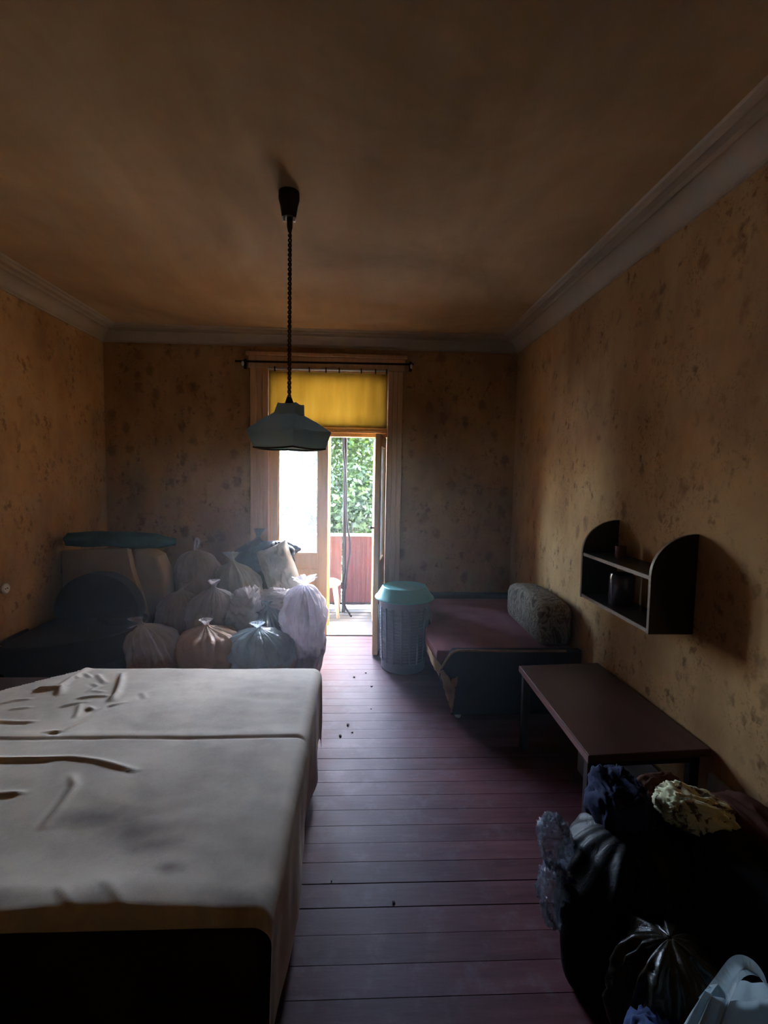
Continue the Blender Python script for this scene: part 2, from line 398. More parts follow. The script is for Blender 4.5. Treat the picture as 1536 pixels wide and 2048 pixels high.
# ------------------------------------------------------------------ balcony and outdoors
BY0, BY1 = D+.42, 5.76
bf = struct('balcony_floor', bm_box(-2.2, 1.9, BY0, BY1+.06, -.16, -.035), 'subfloor', 'grey board floor of the balcony beyond the door', 'floor')
n = 6; w = (BY1-BY0)/n
p0 = bm_box(-2.2, 1.9, 0, w-.014, -.035, -.005, .003); o0 = None
for k in range(n):
    if o0 is None: o0 = obj('plank', p0, 'bal_floor', bf); o = o0
    else: o = o0.copy(); COL.objects.link(o); o.parent = bf
    o.location = (0, BY0+k*w+.004, random.uniform(-.004, .002))

struct('sky_blocker', bm_box(-1.5, .9, BY0, BY0+.56, 2.62, 2.72, .01), 'white_paint2', 'added unseen slab above the balcony door blocking steep skylight', 'sky_blocker')  # added, unseen slab that keeps steep skylight off the threshold
# railing with red sheet panels
def mat_sheet(name, c):
    a = N(name); v = a.coord((14, 14, 1)); cc = a.ramp(a.noise(a.coord(), 5, 6, .7), [(.35, tuple(x*.75 for x in c[:3])+(1,)), (.62, c), (.7, tuple(min(1, x*1.3+.06) for x in c[:3])+(1,))])
    a.col(cc); a.set(Roughness=.6)
    tr = a.n('BsdfTranslucent'); a.l(cc, tr.inputs[0]); mx = a.n('MixShader'); mx.inputs[0].default_value = .45
    a.l(a.b.outputs[0], mx.inputs[1]); a.l(tr.outputs[0], mx.inputs[2]); a.l(mx.outputs[0], a.out.inputs[0]); return a.m
M['red_sheet'] = mat_sheet('red_railing_sheet', rgb(84, 42, 40))
M['pink_sheet'] = mat_sheet('faded_pink_railing_sheet', rgb(92, 60, 60))
ra = thing('balcony_railing', 'faded red sheet balcony railing with pale top rail', 'railing', (-.1, BY1-.02, 0))
obj('top_rail', bm_box(-2.2, 1.9, BY1-.06, BY1, .835, .862, .004), 'white_paint', ra)
obj('bottom_rail', bm_box(-2.2, 1.9, BY1-.045, BY1-.015, .035, .06, .003), 'dark_metal', ra)
xs = [-2.2, -1.5, -.85, -.20, .16, .75, 1.3, 1.9]
for k in range(len(xs)-1):
    bm = bmesh.new(); nn = 28; rows = []
    for j in range(nn+1):
        x = xs[k]+.01+(xs[k+1]-xs[k]-.02)*j/nn; yo = .006*math.sin(j*PI/2+.3)
        rows.append((bm.verts.new((x, BY1-.03+yo, .06)), bm.verts.new((x, BY1-.03+yo, .835)), bm.verts.new((x, BY1-.026+yo, .06)), bm.verts.new((x, BY1-.026+yo, .835))))
    for A, B in zip(rows, rows[1:]): bm.faces.new((A[0], B[0], B[1], A[1])); bm.faces.new((A[2], A[3], B[3], B[2]))
    obj('panel', bm, 'red_sheet' if k in (3, 5) else 'pink_sheet', ra, smooth=True)
for x in (-2.18, -.85, .75, 1.88): obj('post', bm_box(x-.02, x+.02, BY1-.055, BY1-.015, -.03, .84), 'dark_metal', ra)

# thin post with black cables standing on the balcony
ps = thing('balcony_pole', 'thin dark pole standing on the balcony in the open doorway', 'pole', (-.175, 5.55, 0))
obj('pole', bm_tube([(-.175, 5.55, -.005), (-.172, 5.55, 1.2), (-.178, 5.55, 2.6)], .02, 10), 'dark_metal', ps, smooth=True)
obj('clamp', bm_lathe([(0, .26), (.03, .26), (.03, .33), (0, .33)], (-.175, 5.55, 0), 14), 'black_plastic', ps)
def curve(pts, k=8):
    out = []; P = [Vector(p) for p in pts]; P = [P[0]*2-P[1]]+P+[P[-1]*2-P[-2]]
    for i in range(1, len(P)-2):
        for j in range(k):
            t = j/k; a, b, c, d = P[i-1], P[i], P[i+1], P[i+2]
            out.append(.5*((2*b)+(c-a)*t+(2*a-5*b+4*c-d)*t*t+(3*b-a-3*c+d)*t**3))
    out.append(P[-2]); return out
tag(obj('cable', bm_tube(curve([(-.19, 5.5, 2.45), (-.20, 5.5, 1.9), (-.165, 5.5, 1.5), (-.15, 5.5, 1.05), (-.11, 5.49, .75), (-.15, 5.49, .4), (-.165, 5.48, .12), (-.10, 5.42, .005), (-.085, 5.36, .005)]), .011, 8), 'black_plastic', smooth=True, loc=(-.19, 5.5, 0)),
    'black cable hanging loosely down the balcony pole', 'cable')
tag(obj('cable', bm_tube(curve([(-.66, 5.49, 2.62), (-.65, 5.55, 1.9), (-.64, 5.66, 1.2), (-.635, 5.72, .865)]), .006, 6), 'black_plastic', smooth=True, loc=(-.66, 5.6, .865)),
    'thin dark cord hanging behind the glazed left door leaf', 'cord')

# white stool on the balcony
st = thing('plastic_stool', 'small white plastic stool on the balcony behind the door leaf', 'stool', (-.37, 5.42, 0))
obj('seat', bm_lathe([(0, .33), (.15, .33), (.165, .345), (.165, .37), (.14, .385), (0, .385)], (-.37, 5.42, 0), 24), 'white_paint', st, smooth=True, sharp=40)
for sx in (-1, 1):
    for sy in (-1, 1):
        obj('leg', bm_tube([(-.37+sx*.10, 5.42+sy*.10, .335), (-.37+sx*.15, 5.42+sy*.14, 0)], [.022, .016], 8), 'white_paint', st, smooth=True)

# ground, pale house and trees outside
GZ = -3.3
M['bounce_yard'] = mat_plain('pale_bounce_ground', rgb(176, 172, 164), .9, .12, 3)  # unseen ground, made pale to bounce light up to the ceiling
struct('ground', bm_box(-60, 60, 5.9, 90, GZ-.2, GZ), 'bounce_yard', 'unseen yard below the balcony, made pale to bounce light', 'ground')
M['house'] = mat_plain('grey_render', rgb(36, 40, 46), .8, .08)
M['roof'] = mat_plain('grey_roof', rgb(120, 116, 114), .8, .15)
hs = thing('house', 'grey rendered house beyond the trees', 'house', (-3.0, 23, GZ))
obj('wall', bm_box(-4.4, -1.5, 21, 25, GZ, 3.4), 'house', hs)
obj('roof', bm_prism([(-4.7, 3.35), (-1.2, 3.35), (-2.95, 4.6)], 1, 20.7, 25.3), 'roof', hs)
M['pane_dark'] = mat_plain('dark_pane', rgb(70, 82, 92), .15, .1, bs=0)
for z in (-2.4, .3):
    for x in (-3.75, -2.2):
        wv = obj('window', bm_box(x-.6, x+.6, 20.94, 21.0, z, z+1.5), 'white_paint', hs); obj('pane', bm_box(x-.5, x+.5, 20.92, 20.95, z+.1, z+1.4), 'pane_dark', wv)
def mat_leaf(name, c):
    a = N(name); oi = a.n('NewGeometry')
    cc = a.ramp(a.noise(oi.outputs['Position'], 1.7, 4, .7), [(.3, tuple(x*.55 for x in c[:3])+(1,)), (.5, c), (.72, tuple(min(1, x*1.5) for x in c[:3])+(1,))])
    a.col(cc); a.set(Roughness=.45)
    tr = a.n('BsdfTranslucent'); a.l(cc, tr.inputs[0]); mx = a.n('MixShader'); mx.inputs[0].default_value = .5
    a.l(a.b.outputs[0], mx.inputs[1]); a.l(tr.outputs[0], mx.inputs[2]); a.l(mx.outputs[0], a.out.inputs[0]); return a.m
M['leaf_a'] = mat_leaf('fresh_green_leaf', rgb(48, 64, 18)); M['leaf_b'] = mat_leaf('dark_green_leaf', rgb(30, 46, 22))
M['bark'] = mat_wood('bark', rgb(74, 60, 48), .9)
def tree(x, y, rx, rz, cz, nleaf, mat, label, seed, size=.11):
    rnd = random.Random(seed)
    t = thing('tree', label, 'tree', (x, y, GZ), 'trees beyond the balcony')
    bm = bm_tube(curve([(x, y, GZ), (x+.1, y, GZ+1.6), (x-.05, y+.1, cz)], 4), [.2-.012*k for k in range(9)], 8)
    for k in range(7):
        a = rnd.uniform(0, 2*PI); zz = rnd.uniform(cz-rz*.5, cz); e = rnd.uniform(.4, .8)
        bm_tube([(x, y, zz-.5), (x+rx*e*.5*math.cos(a), y+rx*e*.5*math.sin(a), zz), (x+rx*e*math.cos(a), y+rx*e*math.sin(a), zz+rz*.35)], [.07, .045, .015], 6, bm=bm)
    obj('trunk', bm, 'bark', t, smooth=True)
    verts = []; faces = []
    cl = []
    for k in range(70):
        d = Vector((rnd.gauss(0, 1), rnd.gauss(0, 1), rnd.gauss(0, 1))).normalized(); q = rnd.random()**.4
        cl.append(Vector((x+d.x*rx*q, y+d.y*rx*q, cz+d.z*rz*q)))
    for k in range(nleaf):
        c = rnd.choice(cl) + Vector((rnd.gauss(0, .30), rnd.gauss(0, .30), rnd.gauss(0, .26)))
        s = size*rnd.uniform(.6, 1.3); u = Vector((rnd.gauss(0, 1), rnd.gauss(0, 1), rnd.gauss(0, .6))).normalized()
        w_ = u.cross(Vector((rnd.gauss(0, 1), rnd.gauss(0, 1), rnd.gauss(0, 1)))).normalized()
        b = len(verts); verts += [c-u*s*.5, c+w_*s*.28, c+u*s*.5, c-w_*s*.28]; faces.append((b, b+1, b+2, b+3))
    off = Vector((x, y, GZ)); me = bpy.data.meshes.new('foliage'); me.from_pydata([v-off for v in verts], [], faces); me.materials.append(M[mat])
    o = bpy.data.objects.new('foliage', me); COL.objects.link(o); o.parent = t; o['kind'] = 'stuff'
tree(-.2, 10.6, 1.15, 2.1, .9, 26000, 'leaf_a', 'leafy bright green tree filling the open doorway view', 1)
tree(-.1, 14.5, 1.2, 2.0, .9, 16000, 'leaf_b', 'darker green tree standing behind the bright one', 2, .15)
tree(-2.3, 17.5, 1.3, 1.7, -.2, 8000, 'leaf_b', 'dark tree seen through the glazed door leaf', 3, .16)

# ------------------------------------------------------------------ curtain rod, yellow blind
cr = thing('curtain_rod', 'thin dark curtain rod above the balcony door with white end caps', 'curtain rod', (-.33, 4.58, 2.52))
obj('rod', bm_tube([(-1.13, 4.585, 2.53), (-.35, 4.585, 2.536), (.46, 4.585, 2.545)], .009, 10), 'dark_metal', cr, smooth=True)
for x in (-1.06, .44):
    z = 2.53+(x+1.13)*.0095
    bm = bm_box(x-.012, x+.012, D-.012, D, z-.05, z+.04, .003); bm_tube([(x, D-.005, z-.004), (x, 4.6, z-.012), (x, 4.585, z)], .008, 8, bm=bm)
    obj('bracket', bm, 'dark_metal', cr)
    obj('end_cap', bm_lathe([(0, -.022), (.009, -.018), (.012, 0), (.009, .016), (0, .02)], (x, 4.568, z-.022), 12), 'white_paint', cr, smooth=True)
def mat_blind():
    a = N('yellow_blind_fabric'); v = a.coord((6, 6, .8)); cc = a.ramp(a.noise(v, 3, 4), [(.3, rgb(112, 78, 18)), (.7, rgb(126, 92, 28))])
    a.col(cc); a.set(Roughness=.8)
    tr = a.n('BsdfTranslucent'); a.l(cc, tr.inputs[0]); mx = a.n('MixShader'); mx.inputs[0].default_value = .5
    a.l(a.b.outputs[0], mx.inputs[1]); a.l(tr.outputs[0], mx.inputs[2]); a.l(mx.outputs[0], a.out.inputs[0]); return a.m
M['blind'] = mat_blind()
bl = thing('window_blind', 'yellow fabric blind clipped across the transom window', 'blind', (-.3, 4.66, 1.97))
bm = bmesh.new(); rows = []
for j in range(61):
    x = -.842+1.072*j/60; yo = .003*math.sin(j*.9)+.0015*math.sin(j*2.3)
    rows.append([bm.verts.new((x, 4.645+yo*(1-.4*k/4), 2.462-.488*k/4)) for k in range(5)])
for A, B in zip(rows, rows[1:]):
    for k in range(4): bm.faces.new((A[k], B[k], B[k+1], A[k+1]))
bmesh.ops.solidify(bm, geom=bm.faces[:], thickness=.002)
obj('fabric', bm, 'blind', bl, smooth=True)
obj('hem_rod', bm_tube([(-.85, 4.643, 2.485), (.235, 4.643, 2.492)], .009, 10), 'white_paint', bl, smooth=True)
for x in (-.79, -.48, -.33, -.21, -.01, .12, .22):
    obj('clip', bm_box(x-.006, x+.006, 4.63, 4.65, 2.462, 2.505, .002), 'black_plastic', bl)

# ------------------------------------------------------------------ pendant lamp
LX, LY = -.339, 2.356
M['lamp_dark'] = mat_plain('dark_brown_plastic', rgb(38, 24, 18), .5, .1)
def mat_shade():
    a = N('slate_blue_shade_fabric'); cc = a.ramp(a.noise(a.coord(), 8, 4), [(.3, rgb(204, 226, 234)), (.7, rgb(212, 234, 240))]); a.col(cc); a.set(Roughness=.7, Specular_IOR_Level=.2)
    tr = a.n('BsdfTranslucent'); a.l(cc, tr.inputs[0]); mx = a.n('MixShader'); mx.inputs[0].default_value = .8
    a.l(a.b.outputs[0], mx.inputs[1]); a.l(tr.outputs[0], mx.inputs[2]); a.l(mx.outputs[0], a.out.inputs[0]); return a.m
M['lamp_shade'] = mat_shade()
M['cord'] = mat_plain('brown_twisted_cord', rgb(84, 60, 34), .6, .2)
lp = thing('pendant_lamp', 'dark pendant lamp with flared slate-blue shade on a twisted cord', 'lamp', (LX, LY, ZT))
obj('ceiling_cup', bm_lathe([(0, 2.80), (.046, 2.80), (.047, 2.77), (.040, 2.745), (.033, 2.70), (.031, 2.690), (0, 2.690)], (LX, LY, 0), 24), 'lamp_dark', lp, smooth=True, sharp=35)
bm = bm_lathe([(0, 2.692), (.014, 2.69), (.013, 2.65), (.009, 2.634), (0, 2.632)], (LX+.004, LY, 0), 14); obj('cord_grip', bm, 'lamp_dark', lp, smooth=True)
for s in (-1, 1): obj('terminal', bm_box(LX+.002+s*.022-.006, LX+.002+s*.022+.006, LY-.012, LY+.004, 2.672, 2.694, .003, 2), 'white_paint', lp)
bm = bmesh.new()
for ph in (0, PI):
    pts = []; n = 420
    for k in range(n+1):
        z = 2.636-(2.636-1.89)*k/n; a = ph+2*PI*(2.636-z)/.042
        pts.append((LX+.004+.0055*math.cos(a), LY+.0055*math.sin(a), z))
    bm_tube(pts, .0044, 6, bm=bm)
obj('twisted_cord', bm, 'cord', lp, smooth=True)
sh = []
def sq_ring(r, z, rot, cx=0, bow=.0, n=6):
    out = []
    for c_ in range(4):
        a0 = rot+c_*PI/2; a1 = a0+PI/2
        p0 = Vector((math.cos(a0), math.sin(a0), 0))*r; p1 = Vector((math.cos(a1), math.sin(a1), 0))*r
        for k in range(n):
            t = k/n; p = p0.lerp(p1, t); q = 1+bow*math.sin(t*PI); out.append((LX+cx+p.x*q, LY+p.y*q, z-.006*math.sin(t*PI)))
    return out
def skin(rings, close=True):
    bm = bmesh.new(); R_ = [[bm.verts.new(p) for p in r] for r in rings]; n = len(R_[0])
    for A, B in zip(R_, R_[1:]):
        for k in range(n): bm.faces.new((A[k], A[(k+1) % n], B[(k+1) % n], B[k]))
    return bm
rot = math.radians(12)
bm = skin([sq_ring(.07, 1.822, rot+.3), sq_ring(.13, 1.788, rot+.12, .004), sq_ring(.192, 1.745, rot, .006, .06), sq_ring(.193, 1.735, rot, .006, .06), sq_ring(.165, 1.665, rot, .008, .10)])
bmesh.ops.solidify(bm, geom=bm.faces[:], thickness=.004); so_ = obj('shade', bm, 'lamp_shade', lp)
bm = skin([sq_ring(.064, 1.868, rot+.3, .012), sq_ring(.066, 1.862, rot+.3, .012), sq_ring(.075, 1.818, rot+.3, .004)]); bm.faces.new([v for v in bm.verts][:24])
obj('shade_cap', bm, 'lamp_shade', lp)
obj('shade_rim', bm_tube(sq_ring(.165, 1.664, rot, .008, .10), .004, 6, closed=True), 'lamp_dark', lp, smooth=True)
obj('socket', bm_lathe([(0, 1.90), (.012, 1.895), (.02, 1.87), (.02, 1.80), (.016, 1.79), (0, 1.79)], (LX+.004, LY, 0), 16), 'lamp_dark', lp, smooth=True)
obj('bulb', bm_lathe([(0, 1.79), (.013, 1.79), (.016, 1.765), (.03, 1.73), (.031, 1.71), (.022, 1.69), (0, 1.682)], (LX+.004, LY, 0), 20), 'white_paint', lp, smooth=True)

# ------------------------------------------------------------------ unfolded sofa bed with sheet
M['brown_uph'] = mat_cloth('dark_brown_upholstery', rgb(58, 38, 30), .25, 8)
BX0, BX1, BYN, BYF, BZ = -2.29, -.215, 1.155, 2.715, .436
sb = thing('sofa_bed', 'unfolded dark brown sofa bed under a grey sheet', 'sofa bed', (-1.25, 1.93, 0))
obj('base', bm_box(BX0, BX1-.03, BYN+.03, BYF-.03, .04, .24, .02, 2), 'brown_uph', sb)
for y0, y1 in ((BYN, 1.968), (1.982, BYF)): obj('cushion', bm_box(BX0, BX1, y0, y1, .22, BZ, .045, 4), 'brown_uph', sb, smooth=True, sharp=50)
for x in (BX0+.08, BX1-.1):
    for y in (BYN+.1, BYF-.1): obj('foot', bm_lathe([(0, 0), (.022, 0), (.03, .05), (0, .05)], (x, y, 0), 12), 'lamp_dark', sb)

WR = [  # (polyline in world x,y ; height ; width)
 ([(-1.9, 1.835), (-1.313, 1.831), (-1.196, 1.829), (-1.064, 1.834), (-.955, 1.811), (-.861, 1.775), (-.794, 1.751)], .018, .022),
 ([(-1.244, 2.621), (-1.188, 2.477), (-1.156, 2.377), (-1.152, 2.308)], .034, .028),
 ([(-1.08, 2.29), (-1.134, 2.252), (-1.157, 2.16), (-1.188, 2.093), (-1.218, 2.03), (-1.281, 2.029)], .016, .018),
 ([(-1.311, 2.331), (-1.249, 2.354), (-1.179, 2.354)], .016, .018), ([(-1.341, 2.249), (-1.292, 2.281), (-1.243, 2.297)], .014, .016),
 ([(-1.459, 2.703), (-1.457, 2.558), (-1.459, 2.453), (-1.419, 2.367)], .032, .034), ([(-1.56, 2.43), (-1.494, 2.43), (-1.46, 2.448)], .035, .022),
 ([(-1.441, 2.629), (-1.373, 2.572)], .014, .018), ([(-1.367, 2.614), (-1.274, 2.504)], .016, .02),
 ([(-1.627, 2.283), (-1.587, 2.316), (-1.522, 2.327)], .012, .018), ([(-1.548, 2.229), (-1.469, 2.245)], .01, .016),
 ([(-1.7, 2.12), (-1.513, 2.12), (-1.442, 2.113), (-1.367, 2.118)], .012, .018),
 ([(-1.27, 2.275), (-1.239, 2.201), (-1.225, 2.151)], .016, .018), ([(-1.215, 2.242), (-1.185, 2.221)], .018, .02),
 ([(-1.002, 1.724), (-.956, 1.667), (-.943, 1.576), (-.941, 1.476)], .012, .022), ([(-1.3, 1.62), (-1.169, 1.625), (-1.104, 1.629)], .016, .02),
 ([(-1.05, 1.28), (-.98, 1.20), (-.97, 1.12)], .008, .02), ([(-.66, 1.26), (-.58, 1.19), (-.56, 1.12)], .008, .03), ([(-.76, 1.24), (-.68, 1.17)], .006, .02),
 ([(-1.30, 2.42), (-1.22, 2.40)], .01, .014), ([(-1.33, 2.50), (-1.28, 2.46), (-1.30, 2.40)], .01, .016), ([(-1.0, 2.33), (-1.04, 2.39)], .007, .02)]
def seg_d(p, a, b):
    ab = b-a; t = max(0, min(1, (p-a).dot(ab)/max(ab.length_squared, 1e-9))); q = a+ab*t; d = p-q
    return d, t
WRV = [([Vector(q) for q in P_], A*.5, w*.62) for P_, A, w in WR]
def wrinkle(x, y):
    h = 0; p = Vector((x, y))
    for P_, A, w in WRV:
        xs_ = [q.x for q in P_]; ys_ = [q.y for q in P_]
        if x < min(xs_)-.12 or x > max(xs_)+.12 or y < min(ys_)-.12 or y > max(ys_)+.12: continue
        best = None; n_ = len(P_)-1
        for i in range(n_):
            d, t = seg_d(p, P_[i], P_[i+1]); L_ = d.length
            if best is None or L_ < best[0]: best = (L_, d, (i+t)/n_)
        L_, d, s = best
        ww = w*(1.0 if d.y > 0 else .55)                # steeper towards the viewer: a fold lying over
        taper = min(1, (min(s, 1-s)*5+.35))
        h = max(h, A*taper*math.exp(-(L_/ww)**2)); 
        h -= A*.35*taper*math.exp(-((L_-w*1.5)/(w*.8))**2) if d.y < 0 else 0
    return h
def fold(a, edge, r, sgn=1):
    t = (a-(edge-r*sgn))*sgn
    if t <= 0: return a, 0
    if t < r*PI/2: return edge-sgn*r+sgn*r*math.sin(t/r), r*(1-math.cos(t/r))
    return edge, r+t-r*PI/2
ss = [BX0+.02+.0095*k for k in range(int((BX1+.012-BX0+.38)/.0095))]
ts = [BYN-.022+.008*k for k in range(int((BYF-BYN+.16)/.008))]
bm = bmesh.new(); G = []
sheet_z = .478
for t_ in ts:
    row = []
    for s_ in ss:
        nx = noise.noise(Vector((s_*1.7, t_*1.7, 3)))
        x, dx = fold(s_+nx*.006, BX1+.014, .05); y, dy = fold(t_, BYN-.014, .045, -1); y2, dy2 = fold(t_, BYF+.014, .045)
        if dy2 > 0: y, dy = y2, dy2
        top = max(0, 1-(dx+dy)/.03)
        z = sheet_z-dx-dy
        h = wrinkle(s_, t_)*top + .006*noise.noise(Vector((s_*2.2, t_*2.6, 1)))*top + .0016*noise.noise(Vector((s_*11, t_*17, 5)))
        h += -.006*math.exp(-((t_-1.975)/.007)**2)*top + .003*math.exp(-((t_-2.0)/.03)**2)*top
        # sagging hollow near the viewer
        h += -.012*math.exp(-(((s_+.72)/.30)**2+((t_-1.42)/.16)**2))*top + .012*math.exp(-(((s_+.62)/.25)**2+((t_-1.22)/.07)**2))*top
        if dx > .05: x += .010*math.sin(t_*9+2*nx)*(dx-.05)/.3+.006*noise.noise(Vector((t_*7, dx*4, 9)))
        if dy > .045 and t_ < 2: y += .006*noise.noise(Vector((s_*8, dy*5, 2))); z += -.02*noise.noise(Vector((s_*3.1, 7, 2)))*min(1, (dy-.045)/.03)
        row.append(bm.verts.new((x, y, z+h)))
    G.append(row)
for j in range(len(ts)-1):
    for i_ in range(len(ss)-1):
        sx, ty = ss[i_], ts[j]
        if (ty-2.423)*(.274) - (sx+1.724)*(.28) > 0 and sx < -1.4: continue     # far left corner turned back
        bm.faces.new((G[j][i_], G[j][i_+1], G[j+1][i_+1], G[j+1][i_]))
bmesh.ops.delete(bm, geom=[v for v in bm.verts if not v.link_faces], context='VERTS')
def mat_sheetcloth():
    a = N('grey_bed_sheet'); geo = a.n('NewGeometry'); P_ = geo.outputs['Position']
    c = a.ramp(a.noise(P_, 2.3, 5, .6), [(.3, rgb(186, 177, 164)), (.55, rgb(206, 198, 184)), (.75, rgb(216, 207, 190))])
    mott = a.ramp(a.noise(P_, 9, 6, .7), [(.36, (.78, .78, .8, 1)), (.55, (1, 1, 1, 1))]); c = a.mix(c, mott, .6, 'MULTIPLY')
    tot = None
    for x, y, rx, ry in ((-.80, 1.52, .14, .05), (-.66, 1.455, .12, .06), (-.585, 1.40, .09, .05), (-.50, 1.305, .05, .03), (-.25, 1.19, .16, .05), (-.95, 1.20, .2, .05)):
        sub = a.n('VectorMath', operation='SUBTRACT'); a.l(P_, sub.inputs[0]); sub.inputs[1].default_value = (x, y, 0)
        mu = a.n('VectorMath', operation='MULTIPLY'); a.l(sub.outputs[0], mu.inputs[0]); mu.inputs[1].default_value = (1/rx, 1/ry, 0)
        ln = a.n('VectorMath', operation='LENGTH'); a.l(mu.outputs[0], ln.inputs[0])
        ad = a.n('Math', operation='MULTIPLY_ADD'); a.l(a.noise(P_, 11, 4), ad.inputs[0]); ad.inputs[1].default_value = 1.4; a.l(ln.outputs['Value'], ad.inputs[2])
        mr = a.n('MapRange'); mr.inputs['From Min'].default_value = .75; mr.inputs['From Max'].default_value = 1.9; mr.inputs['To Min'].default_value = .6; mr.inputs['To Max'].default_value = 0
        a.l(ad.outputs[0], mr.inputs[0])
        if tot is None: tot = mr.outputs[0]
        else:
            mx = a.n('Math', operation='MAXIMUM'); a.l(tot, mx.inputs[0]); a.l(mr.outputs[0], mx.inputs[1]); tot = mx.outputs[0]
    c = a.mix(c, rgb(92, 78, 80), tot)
    a.col(c); a.set(Roughness=.85, Specular_IOR_Level=.2); a.bump(a.noise(P_, 160, 3), .15, .002); return a.m
M['sheet'] = mat_sheetcloth()
tag(obj('bed_sheet', bm, 'sheet', smooth=True, loc=(-1.25, 1.93, .478)), 'creased light grey sheet stretched over the sofa bed', 'sheet')

# ------------------------------------------------------------------ tied sacks
def cat(vals, t):
    n = len(vals)-1; f = t*n; i = min(int(f), n-1); u = f-i
    a = vals[max(i-1, 0)]; b = vals[i]; c = vals[i+1]; d = vals[min(i+2, n)]
    return tuple(.5*((2*b[k])+(c[k]-a[k])*u+(2*a[k]-5*b[k]+4*c[k]-d[k])*u*u+(3*b[k]-a[k]-3*c[k]+d[k])*u**3) for k in range(2))
SACK = [(0, 0), (.66, .0), (.94, .04), (1.04, .20), (1.05, .44), (1.0, .66), (.84, .83), (.50, .925), (.16, .975), (.085, 1.0)]
TUFT = [(.085, .99), (.075, 1.01), (.12, 1.04), (.19, 1.07), (.23, 1.085)]
def sack(label, base, r, h, mat, lean=(0, 0), seed=0, box=2.0, folds=14, crease=.5, ry=None, tuft=1.0, neck=None, mat2=None, prof=None, lump=.10, rot=0, tilt=None, tuft_dir=(0, 0), name='tied_sack', cat_='bag', group='tied sacks piled by the balcony door'):
    rx = r; ry = ry or r; P_ = prof or SACK
    root = thing(name, label, cat_, base, group)
    def ringpt(prf, t, phi, up):
        rad, z = cat(prf, t)
        z = max(z, 0); f = min(1, max(0, (z-.55)/.45))
        c_, s_ = math.cos(phi), math.sin(phi)
        if box > 2:
            q = (abs(c_)**box+abs(s_)**box)**(-1/box); q = 1+(q-1)*(1-f)
        else: q = 1
        nz = noise.noise(Vector((math.cos(phi)*1.6+seed*7.3, math.sin(phi)*1.6, z*2.2)))
        fo = math.sin(folds*phi+3*noise.noise(Vector((c_*2+seed, s_*2, 4))))
        fo2 = math.sin(folds*2.3*phi+seed)
        k = q*(1+lump*2*nz*(1-.6*f)) * (1+crease*.42*f**1.3*fo*(.7+.5*nz)+crease*.14*f*fo2)
        rg = noise.noise(Vector((c_*rad*5+seed*3, s_*rad*5, z*6))); rg2 = 1-abs(noise.noise(Vector((c_*rad*3.2+seed, s_*rad*3.2, z*3.5))))*2
        cz = Vector((c_*rad*1.7+seed*2.1, s_*rad*1.7, z*2.6)); cr_ = noise.noise(cz*2.4)
        rd = (1-abs(noise.noise(cz*1.5+Vector((cr_*.5, cr_*.3, 0))))*3.2); rd2 = 1-abs(noise.noise(cz*3.6+Vector((0, cr_, 4))))*3
        k *= 1+crease*.05*rg+crease*.06*rg2*min(1, z*4)+crease*(.085*max(rd, -.6)+.045*max(rd2, -.6))*min(1, z*3)*(1-.4*f)
        # creases running down from the tie
        dz = Vector((c_*3.4+seed, s_*3.4, z*1.3+cr_*.6)); dr_ = 1-abs(noise.noise(dz))*3.4; dr2 = 1-abs(noise.noise(dz*2.3))*3
        k *= 1+crease*(.10*max(dr_, -.7)+.05*max(dr2, -.7))*min(1, max(0, z-.12)*2.2)*(1-.6*f)
        lx, ly = lean; b_ = max(z, 0)**1.6
        x = rx*rad*k*c_+lx*b_; y = ry*rad*k*s_+ly*b_; zz = h*z + .04*h*rg*min(1, z*3)*(1-f)
        if up: x += tuft_dir[0]*(z-1)/.11; y += tuft_dir[1]*(z-1)/.11
        return (x, y, max(zz, 0))
    def mesh(prf, nr, seg, up=False):
        bm = bmesh.new(); rings = []
        for j in range(nr+1):
            t = j/nr
            if cat(prf, t)[0] < 1e-4: rings.append([bm.verts.new((0, 0, 0))]); continue
            rings.append([bm.verts.new(ringpt(prf, t, 2*PI*k/seg, up)) for k in range(seg)])
        for A, B in zip(rings, rings[1:]):
            for k in range(seg):
                u = []
                for vv in (A[k % len(A)], A[(k+1) % len(A)], B[(k+1) % len(B)], B[k % len(B)]):
                    if vv not in u: u.append(vv)
                if len(u) > 2: bm.faces.new(u)
        if rot: bmesh.ops.rotate(bm, verts=bm.verts, cent=(0, 0, 0), matrix=Matrix.Rotation(rot, 3, 'Z'))
        if tilt: bmesh.ops.rotate(bm, verts=bm.verts, cent=(0, 0, h*.5), matrix=Matrix.Rotation(tilt[1], 3, tilt[0]))
        bmesh.ops.translate(bm, verts=bm.verts, vec=base); return bm
    obj('body', mesh(P_, 56, 132), mat, root, smooth=True)
    if tuft:
        bm = mesh([(a*tuft if i > 1 else a, z) for i, (a, z) in enumerate(TUFT)], 10, 60, True)
        obj('tied_neck', bm, mat2 or mat, root, smooth=True)
    return root
M['sack_brown'] = mat_plastic('brown_grey_sack_film', rgb(206, 182, 166), .42, .28)
M['sack_two'] = mat_plastic('clear_film_over_brown_contents', rgb(222, 220, 230), .45, .2, low=rgb(186, 156, 142), zc=.24)
M['sack_two_blue'] = mat_plastic('bluish_film_over_brown_contents', rgb(196, 214, 226), .45, .18, low=rgb(186, 158, 144), zc=.16)
M['sack_two_tall'] = mat_plastic('white_film_over_dark_contents', rgb(222, 220, 230), .4, .25, low=rgb(104, 98, 108), zc=.22)
M['sack_grey'] = mat_plastic('grey_sack_film', rgb(214, 210, 214), .45, .26)
M['sack_white'] = mat_plastic('white_sack_film', rgb(216, 214, 220), .4, .28)
M['sack_blue'] = mat_plastic('bluish_sack_film', rgb(166, 184, 194), .35, .25)
M['sack_olive'] = mat_plastic('pale_grey_green_woven_sack', rgb(196, 198, 186), .25, .55, 60, .25)
